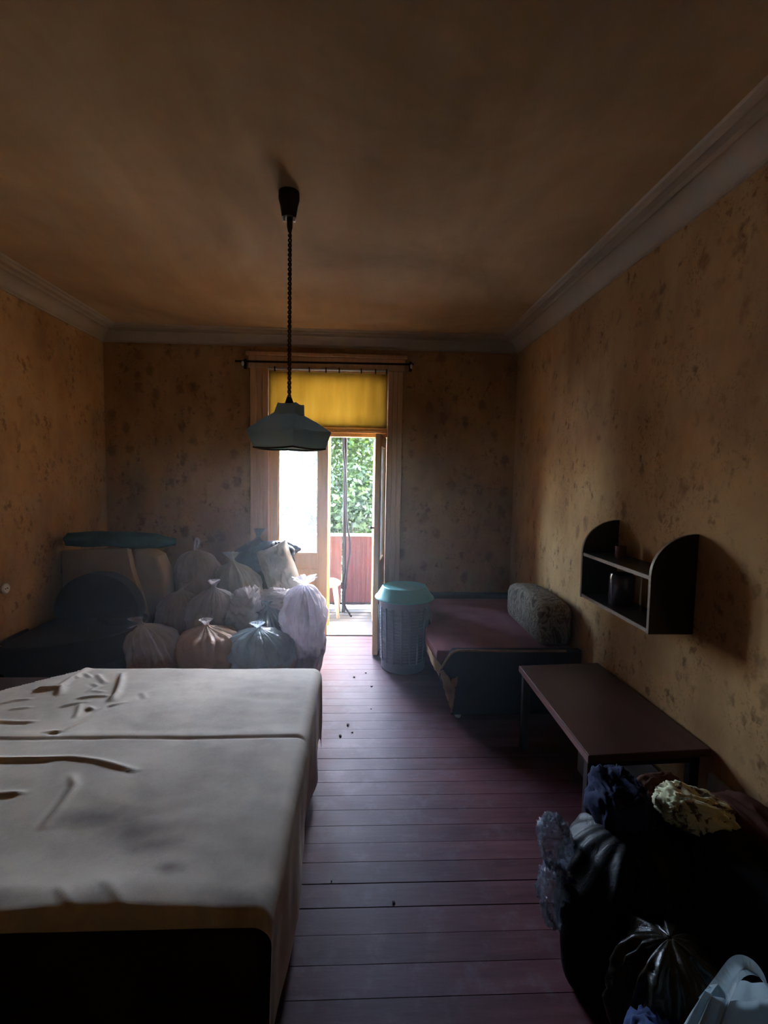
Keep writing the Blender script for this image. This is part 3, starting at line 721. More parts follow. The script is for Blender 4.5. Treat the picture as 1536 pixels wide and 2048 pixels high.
M['sack_dark'] = mat_plastic('dark_teal_sack_film', rgb(52, 62, 68), .1, .35)
M['sack_taupe'] = mat_plastic('taupe_sack_film', rgb(198, 186, 178), .4, .36)
def heap(name, label, cat_, c, size, mat, seed, fold_=.12, freq=3.0, dir_=(1, 3, 1), rz=0, tilt=0, flat=True, seg=(40, 64)):
    bm = bmesh.new(); nr, ns = seg; rings = []
    for j in range(nr+1):
        th = PI*j/nr; ring = []
        for k in range(ns if 0 < j < nr else 1):
            ph = 2*PI*k/ns; d = Vector((math.sin(th)*math.cos(ph), math.sin(th)*math.sin(ph), math.cos(th)))
            sp = Vector((math.copysign(abs(d.x)**.75, d.x), math.copysign(abs(d.y)**.75, d.y), math.copysign(abs(d.z)**.75, d.z)))
            q = Vector((d.x*dir_[0], d.y*dir_[1], d.z*dir_[2]))
            n1 = noise.noise(q*freq*.4+Vector((seed*5, 0, 0))); n2 = 1-2*abs(noise.noise(q*freq+Vector((0, seed*3, 0)))); n3 = noise.noise(q*freq*2.6+Vector((0, 0, seed)))
            p = Vector((sp.x*size[0], sp.y*size[1], sp.z*size[2]))*(1+.22*n1+fold_*n2+.04*n3)
            ring.append(p)
        rings.append(ring)
    V = [[bm.verts.new(p) for p in r] for r in rings]
    for A, B in zip(V, V[1:]):
        for k in range(ns):
            u = []
            for vv in (A[k % len(A)], A[(k+1) % len(A)], B[(k+1) % len(B)], B[k % len(B)]):
                if vv not in u: u.append(vv)
            if len(u) > 2: bm.faces.new(u)
    if tilt: bmesh.ops.rotate(bm, verts=bm.verts, cent=(0, 0, 0), matrix=Matrix.Rotation(tilt, 3, 'Y'))
    if rz: bmesh.ops.rotate(bm, verts=bm.verts, cent=(0, 0, 0), matrix=Matrix.Rotation(rz, 3, 'Z'))
    bmesh.ops.translate(bm, verts=bm.verts, vec=c)
    for v in bm.verts: v.co.z = max(v.co.z, .002); v.co.x = min(v.co.x, XR-.025)
    return tag(obj(name, bm, mat, smooth=True, loc=(c[0], c[1], max(0, c[2]-size[2]))), label, cat_)
# front row, just behind the bed
sack('shiny crinkled sack at the left front of the pile, knot towards the armchair', (-1.43, 3.62, 0), .17, .46, 'sack_two', lean=(-.12, -.05), seed=1, folds=17, crease=.8, tuft_dir=(-.03, 0))
sack('squarish brown sack with a small white knotted top', (-1.07, 3.62, 0), .185, .45, 'sack_brown', lean=(-.03, -.03), seed=2, box=5, folds=9, crease=.55, mat2='sack_white',
     prof=[(0, 0), (.75, 0), (.96, .03), (1.0, .2), (1.0, .5), (.99, .72), (.90, .84), (.5, .91), (.15, .965), (.1, 1.0)])
sack('brown sack wrapped in stretched bluish film, front of the pile', (-.70, 3.60, 0), .20, .44, 'sack_two_blue', lean=(-.02, -.05), seed=3, folds=13, crease=.7, ry=.18)
sack('tall lavender-white sack at the right end of the pile by the door', (-.43, 3.86, 0), .15, .68, 'sack_two_tall', lean=(.0, .0), seed=4, folds=7, crease=1.1, ry=.2, lump=.14, tuft=2.2, tuft_dir=(.02, 0),
     prof=[(0, 0), (.8, 0), (.97, .04), (1.0, .25), (.98, .5), (.92, .7), (.80, .84), (.55, .94), (.30, .985), (.16, 1.0)])
# middle row
sack('round brown-grey sack with its knot pointing right, behind the front row', (-1.49, 4.0, 0), .15, .62, 'sack_taupe', lean=(.09, -.05), seed=5, folds=15, crease=.7, tuft_dir=(.03, 0))
sack('round pleated grey sack tied at the top, middle of the pile', (-1.20, 3.98, 0), .16, .655, 'sack_grey', lean=(.07, -.09), seed=6, folds=19, crease=.9)
sack('bluish translucent sack slumped behind the wrapped one', (-.66, 3.90, 0), .155, .50, 'sack_blue', lean=(-.06, 0), seed=8, folds=12, crease=.8, lump=.18)
# back row
sack('beige sack with a white drawstring loop standing at the back wall', (-1.36, 4.34, 0), .19, .88, 'sack_taupe', ry=.15, lean=(-.03, -.05), seed=9, box=3, folds=9, crease=.45, tuft=0,
     prof=[(0, 0), (.75, 0), (.97, .03), (1.0, .2), (1.0, .5), (.95, .7), (.86, .84), (.62, .94), (.3, .985), (.0, 1.0)])
sack('pale grey-green woven sack leaning left at the back of the pile', (-.98, 4.32, 0), .19, .80, 'sack_olive', ry=.14, lean=(-.10, -.06), seed=10, folds=10, crease=.5, tuft=1.3)
sack('dark sack standing against the wall behind the woven sacks', (-1.02, 4.56, 0), .20, .96, 'sack_dark', lean=(.1, -.02), seed=12, folds=9, crease=.6, ry=.07, lump=.15)
heap('plastic_sack', 'crumpled white plastic sack in the middle of the pile', 'bag', (-.90, 3.93, .30), (.14, .12, .26), 'sack_white', 17, .34, 4.2, (1, 1, 1.2), seg=(64, 110))
heap('plastic_sack', 'bright crumpled white film on top of the bluish sack', 'bag', (-.66, 4.02, .49), (.16, .09, .09), 'sack_white', 19, .40, 4.6, (1, 1, 1.2), seg=(64, 110))
# pillow-like leaning sack
def pillow(name, label, cat_, c, size, mat, rx, ry_, rz, seed, group=None, puff=.5, nz_=.03):
    bm = bmesh.new(); nu, nv = 36, 48; hx, hy, hz = size[0]/2, size[1]/2, size[2]/2; L_ = {}
    for side in (1, -1):
        for j in range(nv+1):
            for i in range(nu+1):
                u = -1+2*i/nu; v = -1+2*j/nv
                e = max(0, (1-u**4)*(1-v**4))**puff
                n1 = noise.noise(Vector((u*2+seed, v*2, side*2))); n2 = noise.noise(Vector((u*6+seed, v*5, side*3)))
                pinch = 1-.06*(1-u*u)*(abs(v)**3)
                x = hx*u*(1-.06*(1-v*v)*abs(u)**3); z = hz*v*pinch; y = side*hy*e*(1+.25*n1)+nz_*n2*e
                if (i in (0, nu) or j in (0, nv)) and side == -1: L_[(side, i, j)] = L_[(1, i, j)]; continue
                L_[(side, i, j)] = bm.verts.new((x, y, z))
    for side in (1, -1):
        for j in range(nv):
            for i in range(nu):
                q = [L_[(side, i, j)], L_[(side, i+1, j)], L_[(side, i+1, j+1)], L_[(side, i, j+1)]]
                try: bm.faces.new(q if side < 0 else q[::-1])
                except ValueError: pass
    R_ = Matrix.Rotation(rz, 3, 'Z') @ Matrix.Rotation(ry_, 3, 'Y') @ Matrix.Rotation(rx, 3, 'X')
    bmesh.ops.transform(bm, verts=bm.verts, matrix=R_.to_4x4()); bmesh.ops.translate(bm, verts=bm.verts, vec=c)
    o = tag(obj(name, bm, mat, smooth=True, loc=c), label, cat_, group); return o
pillow('stuffed_sack', 'off-white pillow-shaped sack leaning against the door leaf', 'bag', (-.70, 4.36, .70), (.30, .20, .46), 'sack_olive', math.radians(-8), math.radians(-24), math.radians(-12), 3, 'tied sacks piled by the balcony door')
lp_ = curve([(-1.41, 4.30, .86), (-1.40, 4.28, .93), (-1.385, 4.28, .98), (-1.37, 4.29, .955), (-1.39, 4.31, .90)], 6)
tag(obj('drawstring', bm_tube(lp_, .010, 8), 'sack_white', smooth=True, loc=(-1.39, 4.30, .88)), 'white drawstring loop sticking up from the beige sack', 'string')
sack('dark quilted bundle lying on top of the leaning sack', (-.76, 4.48, .72), .17, .22, 'sack_dark', seed=14, folds=6, crease=.9, ry=.1, tuft=0, lump=.25, prof=[(0, 0), (.8, .0), (1, .3), (.9, .7), (.5, .95), (0, 1)], name='cloth_bundle', cat_='bundle', group=None)

# ------------------------------------------------------------------ armchair by the left wall
M['beige_uph'] = mat_cloth('beige_upholstery', rgb(158, 138, 112), .12, 4)
M['dark_uph'] = mat_cloth('dark_brown_velour', rgb(46, 38, 36), .2, 4)
ac = thing('armchair', 'wide armchair with beige shell back and dark seat beside the left wall', 'armchair', (-1.98, 3.7, 0))
# shell back: flaring outline, thick and slightly curved to the right
out = [(-2.30, .30), (-2.30, .915), (-2.05, .93), (-1.80, .945), (-1.79, .87), (-1.776, .79), (-1.75, .70), (-1.72, .612), (-1.69, .50), (-1.67, .40), (-1.66, .30)]
obj('shell_back', bm_prism(out, 1, 3.93, 4.00, .012, seg=3), 'beige_uph', ac, smooth=True, sharp=40)
out2 = [(-1.80, .30), (-1.80, .93), (-1.74, .92), (-1.62, .86), (-1.56, .70), (-1.555, .5), (-1.62, .30)]
obj('shell_side', bm_prism(out2, 1, 4.03, 4.25, .03, seg=4), 'beige_uph', ac, smooth=True, sharp=40)
arch = []
for k in range(25):
    a = PI*k/24; arch.append((-1.98+.318*math.cos(a), .40+.365*math.sin(a)**.8))
obj('back_cushion', bm_prism(arch+[(-2.30, .38)][:0], 1, 3.80, 3.925, .035, seg=4), 'dark_uph', ac, smooth=True, sharp=45)
plan = curve([(-2.28, 3.90), (-2.28, 3.40), (-2.24, 3.14), (-2.08, 3.10), (-1.90, 3.15), (-1.72, 3.28), (-1.60, 3.46), (-1.565, 3.65), (-1.60, 3.80), (-1.68, 3.90)], 5)
obj('seat', bm_prism([(p.x, p.y) for p in plan], 2, .26, .43, .03, seg=4), 'dark_uph', ac, smooth=True, sharp=45)
obj('seat_piping', bm_tube([(p.x, p.y, .438) for p in plan[4:-2]], .011, 8), 'dark_uph', ac, smooth=True)
obj('base', bm_prism([(p.x*.93-.14, p.y*.95+.18) for p in plan], 2, .0, .27), 'lamp_dark', ac)
# rolled teal blanket on top of the chair back
M['teal_cloth'] = mat_cloth('teal_blanket', rgb(34, 66, 70), .4, 7)
def roll(name, label, cat_, pts, rads, mat, seed, flat=.8, spiral=True):
    C_ = curve(pts, 10); n = len(C_); bm = bmesh.new(); rings = []
    for i, p in enumerate(C_):
        t = i/(n-1); f = t*(len(rads)-1); k = min(int(f), len(rads)-2); r = rads[k]+(rads[k+1]-rads[k])*(f-k)
        d = (C_[min(i+1, n-1)]-C_[max(i-1, 0)]).normalized(); s_ = d.cross(Vector((0, 0, 1))).normalized(); u_ = s_.cross(d)
        ring = []
        for q in range(36):
            a = 2*PI*q/36; nn_ = 1+.16*noise.noise(Vector((math.cos(a)*1.5, math.sin(a)*1.5, t*6+seed)))+.05*math.sin(5*a+t*9)
            ring.append(bm.verts.new(p+(s_*math.cos(a)+u_*math.sin(a)*flat)*r*nn_))
        rings.append(ring)
    for A, B in zip(rings, rings[1:]):
        for q in range(36): bm.faces.new((A[q], A[(q+1) % 36], B[(q+1) % 36], B[q]))
    bm.faces.new(rings[0]); bm.faces.new(rings[-1][::-1])
    return tag(obj(name, bm, mat, smooth=True, sharp=60, loc=pts[0]), label, cat_)
roll('rolled_blanket', 'dark teal blanket rolled up along the top of the armchair back', 'blanket', [(-2.26, 3.96, 1.0), (-2.0, 3.95, 1.015), (-1.8, 3.97, 1.0), (-1.62, 4.06, .985), (-1.5, 4.12, .97)], [.06, .075, .08, .07, .035], 'teal_cloth', 2)
# crumpled clear film on the seat corner
M['clear_film'] = mat_plastic('clear_crinkled_film', rgb(120, 124, 136), .3, .2, 34, 1.0, .42)
sack('small crumpled clear plastic bag on the armchair seat', (-1.76, 3.68, .43), .085, .085, 'clear_film', seed=21, folds=7, crease=1.2, lump=.3, tuft=1.3, name='plastic_bag', group=None)
# socket on left wall
sk = thing('wall_socket', 'round white wall socket low on the left wall', 'socket', (XL, 3.328, .763))
def lathe_x(prof_, y, z, x0, s=1, seg=24):
    bm = bm_lathe(prof_, (0, 0, 0), seg); bmesh.ops.rotate(bm, verts=bm.verts, cent=(0, 0, 0), matrix=Matrix.Rotation(s*PI/2, 3, 'Y')); bmesh.ops.translate(bm, verts=bm.verts, vec=(x0, y, z)); return bm
obj('plate', lathe_x([(0, 0), (.035, 0), (.035, .012), (.028, .02), (.02, .016), (0, .014)], 3.328, .763, XL), 'white_paint', sk, smooth=True, sharp=35)
for s in (-1, 1): obj('socket_hole', lathe_x([(0, .0), (.004, 0), (.004, .0175), (0, .0175)], 3.328+s*.0095, .763, XL, 1, 10), 'black_plastic', sk)

# ------------------------------------------------------------------ laundry basket
M['basket'] = mat_plain('grey_blue_plastic', rgb(136, 152, 168), .45, .06, bs=.05)
M['lid'] = mat_plain('teal_plastic', rgb(104, 196, 190), .4, .05, bs=.04)
BX, BYc = .362, 3.94
bk = thing('laundry_basket', 'round grey-blue ribbed laundry basket beside the open door leaf', 'basket', (BX, BYc, 0))
pr = [(0, .0), (.168, .0), (.176, .008), (.178, .07)]
z = .08
while z < .50:
    r = .178+.018*(z/.55); pr += [(r, z), (r+.004, z+.003), (r+.004, z+.010), (r, z+.013)]; z += .0235
pr += [(.197, .53), (.203, .545), (.203, .56), (.19, .56), (.17, .02), (0, .02)]
obj('body', bm_lathe(pr, (BX, BYc, 0), 56), 'basket', bk, smooth=True, sharp=40)
for k in range(18):
    a = 2*PI*k/18; bm = bmesh.new(); c_, s_ = math.cos(a), math.sin(a)
    pts = []
    for z, r in ((.075, .181), (.29, .190), (.51, .199)): pts.append((BX+r*c_, BYc+r*s_, z))
    obj('rib', bm_tube(pts, .008, 6), 'basket', bk, smooth=True)
ld = obj('lid', bm_lathe([(.20, .565), (.232, .567), (.237, .574), (.233, .582), (.222, .588), (.182, .655), (.178, .662), (.17, .665), (.162, .662), (0, .660)], (BX, BYc, 0), 56), 'lid', bk, smooth=True, sharp=35)

# ------------------------------------------------------------------ worn small sofa in the far right corner
M['maroon'] = mat_cloth('maroon_seat_cloth', rgb(138, 88, 90), .2, 5)
M['navy_side'] = mat_cloth('dark_navy_side_cloth', rgb(36, 34, 42), .2, 5)
M['foam'] = mat_cloth('yellowed_torn_foam', rgb(178, 150, 110), .3, 12)
M['piping'] = mat_cloth('frayed_tan_piping', rgb(150, 118, 96), .3, 14)
def mat_pattern():
    a = N('floral_cushion_cloth'); v = a.coord((1, 1, .6))
    w_ = a.noise(v, 9, 3, .6, 2.2); c = a.ramp(w_, [(.38, rgb(74, 62, 54)), (.47, rgb(140, 126, 108)), (.54, rgb(76, 64, 56)), (.62, rgb(152, 138, 118)), (.72, rgb(84, 70, 60))])
    a.col(c); a.set(Roughness=.9, Specular_IOR_Level=.15); a.bump(a.noise(v, 80, 3), .2, .003); return a.m
M['pattern'] = mat_pattern()
sf = thing('small_sofa', 'worn small sofa with maroon seat and torn dark sides in the far corner', 'sofa', (1.0, 3.7, 0))
side = [(.53, .345), (.60, .448), (1.425, .448), (1.425, .03), (.60, .03)]
obj('side_panel', bm_prism(side, 1, 3.05, 3.12, .010, seg=2), 'navy_side', sf)
obj('side_panel', bm_prism([(.55, .345), (.62, .46), (1.425, .46), (1.425, .03), (.60, .03)], 1, 4.50, 4.60, .012, seg=2), 'navy_side', sf)
obj('seat', bm_prism([(.505, 3.125), (.488, 3.25), (.48, 3.42), (.495, 3.62), (.54, 3.72), (.585, 3.78), (.60, 3.95), (.60, 4.495), (1.42, 4.495), (1.42, 3.125)], 2, .31, .425, .016, seg=3), 'maroon', sf, smooth=True, sharp=45)
obj('base', bm_prism([(.60, .31), (1.42, .31), (1.42, .03), (.61, .03)], 1, 3.125, 4.495), 'navy_side', sf)
obj('piping', bm_tube(curve([(.522, 3.048, .335), (.56, 3.048, .40), (.605, 3.048, .446), (.7, 3.048, .452), (.95, 3.048, .449), (1.32, 3.048, .45)], 6), .008, 8), 'piping', sf, smooth=True)
# torn strips along the front edge
def ragged(rows_, mat='foam'):
    """torn strip: rows of (left point, right point), frayed, with a few mm of thickness"""
    bm = bmesh.new(); F_ = []
    m_ = curve([r_[0] for r_ in rows_], 4); n_ = curve([r_[1] for r_ in rows_], 4); k_ = 6
    for p, q in zip(m_, n_):
        row = []
        for j in range(k_+1):
            c = p.lerp(q, j/k_); e = 1.0 if j in (0, k_) else .3
            c = c+Vector((noise.noise(c*45), 0, noise.noise(c*45+Vector((0, 9, 0)))))*.010*e; c.y -= .004+.006*noise.noise(c*60)
            row.append((bm.verts.new(c), bm.verts.new(c+Vector((.002, .007, 0)))))
        F_.append(row)
    for A, B in zip(F_, F_[1:]):
        for j in range(k_):
            bm.faces.new((A[j][0], A[j+1][0], B[j+1][0], B[j][0])); bm.faces.new((A[j][1], B[j][1], B[j+1][1], A[j+1][1]))
        for j in (0, k_): bm.faces.new((A[j][0], B[j][0], B[j][1], A[j][1]))
    obj('torn_strip', bm, mat, sf, smooth=True)
ragged([((.468, 3.30, .40), (.47, 3.30, .35)), ((.475, 3.12, .40), (.48, 3.10, .33)), ((.525, 3.045, .355), (.505, 3.045, .29))])
ragged([((.510, 3.045, .32), (.535, 3.045, .33)), ((.535, 3.045, .24), (.58, 3.045, .27)), ((.56, 3.045, .15), (.615, 3.045, .20)), ((.58, 3.045, .09), (.605, 3.045, .11)), ((.592, 3.045, .05), (.602, 3.045, .05))])
ragged([((.588, 3.045, .27), (.625, 3.045, .28)), ((.60, 3.045, .22), (.625, 3.045, .22))])
obj('castor', bm_lathe([(0, 0), (.018, .004), (.022, .018), (.012, .03), (0, .032)], (.645, 3.085, 0), 14), 'white_paint', sf, smooth=True)
# big rounded back cushion along the wall
def cushion(x0, x1, y0, y1, z0, z1, mat, name, label):
    bm = bm_box(x0, x1, y0, y1, z0, z1, min(x1-x0, z1-z0)*.30, 6)
    bmesh.ops.subdivide_edges(bm, edges=[e for e in bm.edges if e.calc_length() > .12], cuts=8, use_grid_fill=True)
    c = Vector(((x0+x1)/2, (y0+y1)/2, (z0+z1)/2))
    for v in bm.verts:
        q = (v.co.y-c.y)/((y1-y0)/2); puff = 1+.05*noise.noise(v.co*5)
        v.co.x = c.x+(v.co.x-c.x)*puff*(1.0-.05*q*q); v.co.z = z0+(v.co.z-z0)*(1-.12*q*q)*(1+.03*noise.noise(v.co*4))
    return tag(obj(name, bm, mat, smooth=True, loc=(c.x, c.y, z0)), label, 'cushion')
cushion(1.18, 1.425, 3.16, 3.95, .425, .735, 'pattern', 'back_cushion', 'big patterned grey-brown cushion propped along the wall on the small sofa')

# ------------------------------------------------------------------ low table with pale box and board under it
M['desk'] = mat_wood('dark_reddish_veneer', rgb(78, 48, 44), .38, (10, 1, 10), .15, .5)
M['desk_dark'] = mat_wood('dark_veneer', rgb(40, 28, 26), .45, (10, 10, 1), .15)
M['desk_edge'] = mat_wood('worn_table_edging', rgb(118, 82, 76), .35, (10, 1, 10), .15)
M['pale_board'] = mat_plain('pale_grey_board', rgb(150, 148, 146), .7, .08)
dk = thing('low_table', 'low dark red-brown table standing along the right wall', 'table', (1.15, 2.3, 0))
top = [(.905, 1.835), (1.425, 1.875), (1.405, 2.80), (.925, 2.755)]
obj('top', bm_prism(top, 2, .436, .470, .003), 'desk', dk)
obj('edge_strip', bm_prism([(.901, 1.835), (.9045, 1.835), (.9245, 2.755), (.921, 2.755)], 2, .438, .468), 'desk_edge', dk)
obj('apron', bm_prism([(.935, 1.87), (1.40, 1.90), (1.40, 1.915), (.935, 1.885)], 2, .40, .436), 'desk_dark', dk)
for x, y in ((.935, 1.88), (1.375, 1.91), (.95, 2.71), (1.375, 2.75)):
    obj('leg', bm_box(x-.02, x+.02, y-.02, y+.02, 0, .436, .004), 'desk_dark', dk)
bx = thing('cardboard_box', 'pale grey box pushed under the low table', 'box', (1.285, 2.3, 0))
obj('body', bm_box(1.17, 1.40, 2.10, 2.5, 0, .19, .004), 'pale_board', bx)
obj('flap', bm_box(1.17, 1.40, 2.10, 2.30, .19, .196, .001), 'pale_board', bx); obj('flap', bm_box(1.17, 1.40, 2.302, 2.5, .19, .196, .001), 'pale_board', bx)
bm = bm_prism([(1.385, 0), (1.41, .38), (1.425, .38), (1.40, 0)], 1, .9, 1.86, .002)
tag(obj('leaning_board', bm, 'pale_board', loc=(1.4, 1.4, 0)), 'pale grey board leaning on the wall beside the heap of clothes', 'board')

# ------------------------------------------------------------------ arched wall shelf
M['shelf'] = mat_wood('dark_lacquered_wood', rgb(30, 22, 22), .3, (10, 10, 1), .15, .5)
M['shelf_edge'] = mat_wood('worn_pale_edge', rgb(120, 104, 94), .5, (10, 10, 1), .2)
ws = thing('wall_shelf', 'dark two-tier wall shelf with rounded side panels on the right wall', 'shelf', (XR, 2.38, .885))
def sidep(y0, y1):
    pr_ = [(XR-.001, .885), (1.242, .885), (1.240, 1.14)]
    for k in range(1, 13):
        a = PI/2*k/12; pr_.append((XR-.001-.199*math.cos(a)*1.0, 1.14+.18*math.sin(a)))
    o = obj('side_panel', bm_prism(pr_, 1, y0, y1, .0015, seg=1), 'shelf', ws)
    e = [(p[0], p[1]) for p in pr_[1:]]
    bm = bmesh.new(); rows = []
    for x, z in e: rows.append([bm.verts.new((x-.0012, y0+.001, z)), bm.verts.new((x-.0012, y1-.001, z)), bm.verts.new((x+.001, y1-.001, z)), bm.verts.new((x+.001, y0+.001, z))])
    for A, B in zip(rows, rows[1:]):
        for k in range(4): bm.faces.new((A[k], A[(k+1) % 4], B[(k+1) % 4], B[k]))
    obj('edge_strip', bm, 'shelf_edge', o)
sidep(2.045, 2.063); sidep(2.702, 2.72)
for z0 in (.887, 1.118):
    s_ = obj('shelf_board', bm_box(1.245, XR-.001, 2.063, 2.702, z0, z0+.018), 'shelf', ws)
    obj('edge_strip', bm_box(1.2425, 1.245, 2.063, 2.702, z0+.001, z0+.017), 'shelf_edge', s_)
M['smoke_glass'] = mat_plain('dark_glazed_ceramic', rgb(44, 44, 58), .18, .05, bs=0, spec=.7)
tag(obj('jar', bm_lathe([(0, .905), (.058, .905), (.062, .91), (.062, 1.05), (.058, 1.064), (.05, 1.066), (.05, .93), (0, .925)], (1.345, 2.47, 0), 28), 'smoke_glass', smooth=True, sharp=40, loc=(1.345, 2.47, .905)),
    'dark glossy jar on the lower tier of the wall shelf', 'jar')
M['red_glass'] = mat_plain('dull_red_cup', rgb(110, 62, 52), .25, .08, bs=0, spec=.6)
tag(obj('cup', bm_lathe([(0, 1.136), (.022, 1.136), (.026, 1.145), (.028, 1.20), (.026, 1.20), (.023, 1.15), (0, 1.145)], (1.355, 2.52, 0), 20), 'red_glass', smooth=True, sharp=40, loc=(1.355, 2.52, 1.136)),
    'small dull red cup on the upper tier of the wall shelf', 'cup')
tag(obj('glint_sheet', bm_box(1.29, 1.425, 2.066, 2.074, .905, 1.07, .001), 'sack_taupe', loc=(1.36, 2.07, .905)), 'pale thin sheet standing in for the light reflection on the near shelf side', 'glint_sheet')  # pale sheet put in for a light reflection on the side panel

# ------------------------------------------------------------------ heap of bags and clothes, lower right
M['black_film'] = mat_plastic('black_bag_film', rgb(10, 10, 13), .02, .5, 18, .35, spec=.14)
M['black_cloth'] = mat_cloth('black_cloth', rgb(15, 14, 17), .2, 6)
M['navy_cloth'] = mat_cloth('navy_cloth', rgb(40, 44, 72), .25, 6)
M['denim'] = mat_cloth('blue_denim', rgb(62, 76, 112), .25, 8)
M['brown_cloth'] = mat_cloth('red_brown_cloth', rgb(84, 50, 38), .25, 6)
M['olive_film'] = mat_plastic('olive_bag_film', rgb(44, 40, 32), .1, .3, 14, .6, spec=.3)
M['thin_white'] = mat_plastic('thin_white_carrier_film', rgb(190, 208, 216), .35, .4, 10, .3)
def mat_floral():
    a = N('cream_patterned_cloth'); v = a.coord(); vo = a.n('TexVoronoi'); vo.inputs['Scale'].default_value = 26; a.l(v, vo.inputs['Vector'])
    c = a.ramp(a.noise(v, 14, 4, .6, 1.5), [(.40, rgb(96, 78, 60)), (.46, rgb(214, 210, 170)), (.66, rgb(206, 206, 166)), (.72, rgb(130, 128, 96))])
    a.col(c); a.set(Roughness=.85); return a.m
M['floral'] = mat_floral()
sack('large black rubbish sack at the left of the heap by the floor strip', (.87, 1.46, 0), .20, .42, 'black_film', lean=(.03, .05), seed=31, ry=.21, folds=7, crease=.28, tuft=0, lump=.14, name='rubbish_sack', group=None,
     prof=[(0, 0), (.8, 0), (1.0, .06), (1.03, .3), (1.0, .6), (.86, .82), (.5, .95), (.0, 1.0)])
heap('crumpled_coat', 'black coat draped over the right of the heap by the wall', 'coat', (1.23, 1.24, .21), (.17, .34, .21), 'black_cloth', 3, .14, 2.6, (1, 1, 3), rz=.3)
heap('folded_jacket', 'dark navy jacket bunched on top of the black sack', 'jacket', (.90, 1.60, .41), (.085, .10, .11), 'navy_cloth', 4, .18, 2.6, (3, 1, 1))
heap('plastic_bag', 'clear crinkled bag bulging out at the upper left of the heap', 'bag', (.665, 1.56, .335), (.04, .055, .06), 'clear_film', 5, .34, 7, (1, 1, 1))
heap('plastic_bag', 'clear crinkled bag bulging out below the other at the left of the heap', 'bag', (.645, 1.48, .215), (.04, .06, .075), 'clear_film', 6, .34, 7, (1, 1, 1))
heap('brown_garment', 'red-brown garment lying between the coat and the low table', 'garment', (1.10, 1.68, .36), (.11, .08, .10), 'brown_cloth', 7, .14, 3, (1, 2, 1))
heap('brown_garment', 'brown garment spread against the wall in the heap', 'garment', (1.31, 1.50, .34), (.09, .20, .11), 'brown_cloth', 8, .14, 3, (1, 1, 2))
heap('patterned_cloth', 'cream patterned cloth crumpled on the heap by the wall', 'cloth', (1.13, 1.54, .45), (.10, .07, .05), 'floral', 9, .24, 3.4, (1, 2, 1), rz=-.25, tilt=.15)
sack('olive plastic bag with shiny creases in the middle of the heap', (.83, 1.17, 0), .115, .35, 'olive_film', lean=(.0, .02), seed=33, folds=7, crease=.9, tuft=0, lump=.2, name='plastic_bag', group=None,
     prof=[(0, 0), (.8, 0), (1.0, .06), (1.03, .3), (1.0, .6), (.86, .82), (.5, .95), (.0, 1.0)])
heap('blue_cloth', 'blue cloth bundle at the bottom of the heap beside the carrier bag', 'cloth', (.725, 1.05, .12), (.07, .09, .13), 'denim', 10, .14, 3, (1, 1, 2))
# white carrier bag
wb = thing('carrier_bag', 'thin white plastic carrier bag with a standing handle loop', 'bag', (.86, .985, 0))
def carrier():
    bm = bmesh.new(); rings = []; nr, ns = 30, 72
    for j in range(nr+1):
        t = j/nr; z = .425*t; r = .160*(1-.56*t**2.2)
        ring = []
        for k in range(ns):
            ph = 2*PI*k/ns; f = 1+.08*t*math.sin(11*ph+2*noise.noise(Vector((math.cos(ph)*2, math.sin(ph)*2, 0))))+.14*noise.noise(Vector((math.cos(ph)*1.4, math.sin(ph)*1.4, t*2+7)))
            ring.append(bm.verts.new((.86+r*f*math.cos(ph)*1.15, .985+r*f*math.sin(ph)*.62*(1-.5*t), z)))
        rings.append(ring)
    for A, B in zip(rings, rings[1:]):
        for k in range(ns): bm.faces.new((A[k], A[(k+1) % ns], B[(k+1) % ns], B[k]))
    bm.faces.new(rings[0][::-1]); return bm
obj('body', carrier(), 'thin_white', wb, smooth=True)
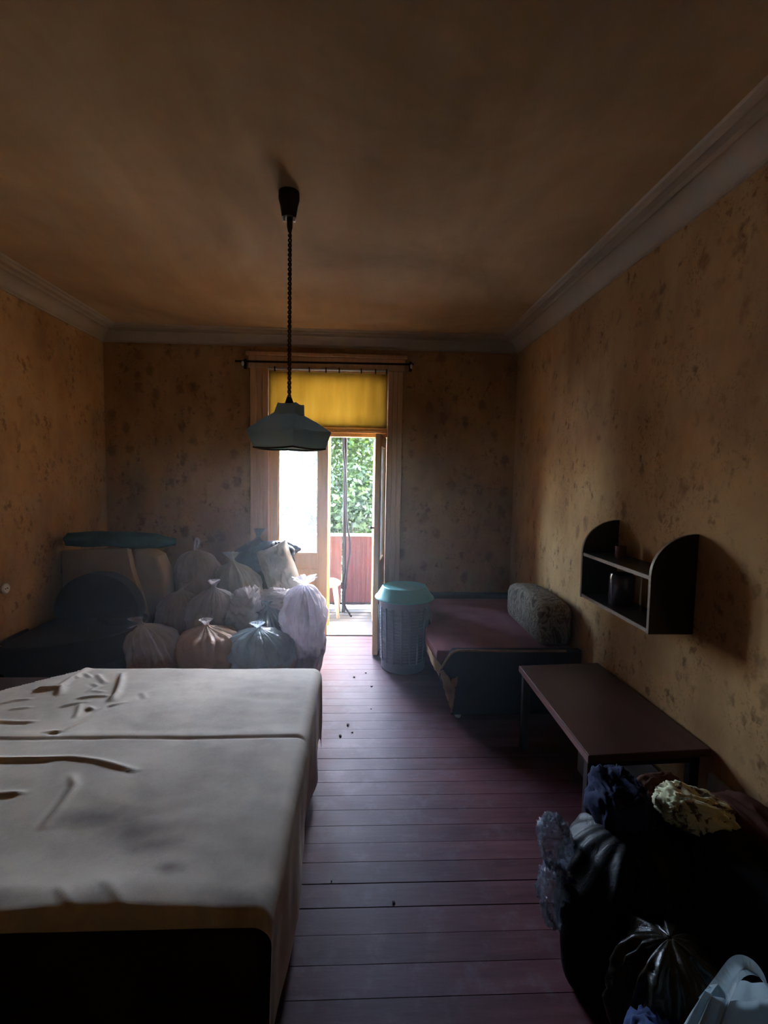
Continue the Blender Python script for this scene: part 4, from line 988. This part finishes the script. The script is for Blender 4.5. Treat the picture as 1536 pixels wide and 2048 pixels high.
def strap(pts, wdt, th=.004):
    C_ = curve(pts, 8); bm = bmesh.new(); rows = []
    for i, p in enumerate(C_):
        t = i/(len(C_)-1); w_ = wdt*(1+.9*abs(2*t-1)**2)
        d = (C_[min(i+1, len(C_)-1)]-C_[max(i-1, 0)]).normalized(); s_ = Vector((.15, 1, .1)).normalized(); n_ = d.cross(s_).normalized()
        rows.append([bm.verts.new(p-s_*w_*.5+n_*.006), bm.verts.new(p+n_*-.004), bm.verts.new(p+s_*w_*.5+n_*.006)])
    for A, B in zip(rows, rows[1:]): bm.faces.new((A[0], B[0], B[1], A[1])); bm.faces.new((A[1], B[1], B[2], A[2]))
    bmesh.ops.solidify(bm, geom=bm.faces[:], thickness=th); return bm
obj('handle', strap([(.79, .985, .36), (.815, .985, .42), (.848, .985, .478), (.885, .985, .472), (.922, .985, .425), (.945, .985, .36)], .042), 'thin_white', wb, smooth=True)

# crumbs on the boards
M['crumb'] = mat_plain('dark_crumb', rgb(40, 32, 30), .9)
for k, (x, y, r) in enumerate(((-.03, 3.72, .010), (.06, 3.80, .008), (.1, 3.55, .009), (.09, 3.2, .007), (-.06, 2.99, .011), (-.10, 2.86, .010), (-.03, 2.9, .007), (.21, 3.9, .012), (-.09, 1.80, .005), (.14, 1.70, .006))):
    bm = bmesh.new(); bmesh.ops.create_icosphere(bm, subdivisions=1, radius=r)
    for v in bm.verts: v.co = Vector((v.co.x*random.uniform(.6, 1.4)+x, v.co.y*random.uniform(.6, 1.4)+y, max(0, v.co.z*.5+r*.4)))
    tag(obj('crumb', bm, 'crumb', loc=(x, y, 0)), 'tiny dark crumb lying on the bare floorboards', 'crumb', 'crumbs on the floor')

# ------------------------------------------------------------------ haze box added to imitate the veiling glare near the door
hm = bpy.data.materials.new('veil_haze'); hm.use_nodes = True; ht = hm.node_tree; ht.nodes.remove(ht.nodes['Principled BSDF'])
hv = ht.nodes.new('ShaderNodeVolumeScatter'); hv.inputs['Color'].default_value = (.86, .93, 1.0, 1); hv.inputs['Density'].default_value = .027; hv.inputs['Anisotropy'].default_value = .55
ht.links.new(hv.outputs[0], ht.nodes['Material Output'].inputs['Volume']); M['haze'] = hm
tag(obj('haze', bm_box(XL+.005, XR-.005, 2.15, D-.05, .004, ZT-.005), 'haze', loc=(-.4, 3.4, .004)), 'thin bluish haze box added before the door as veiling glare', 'haze', kind='stuff')
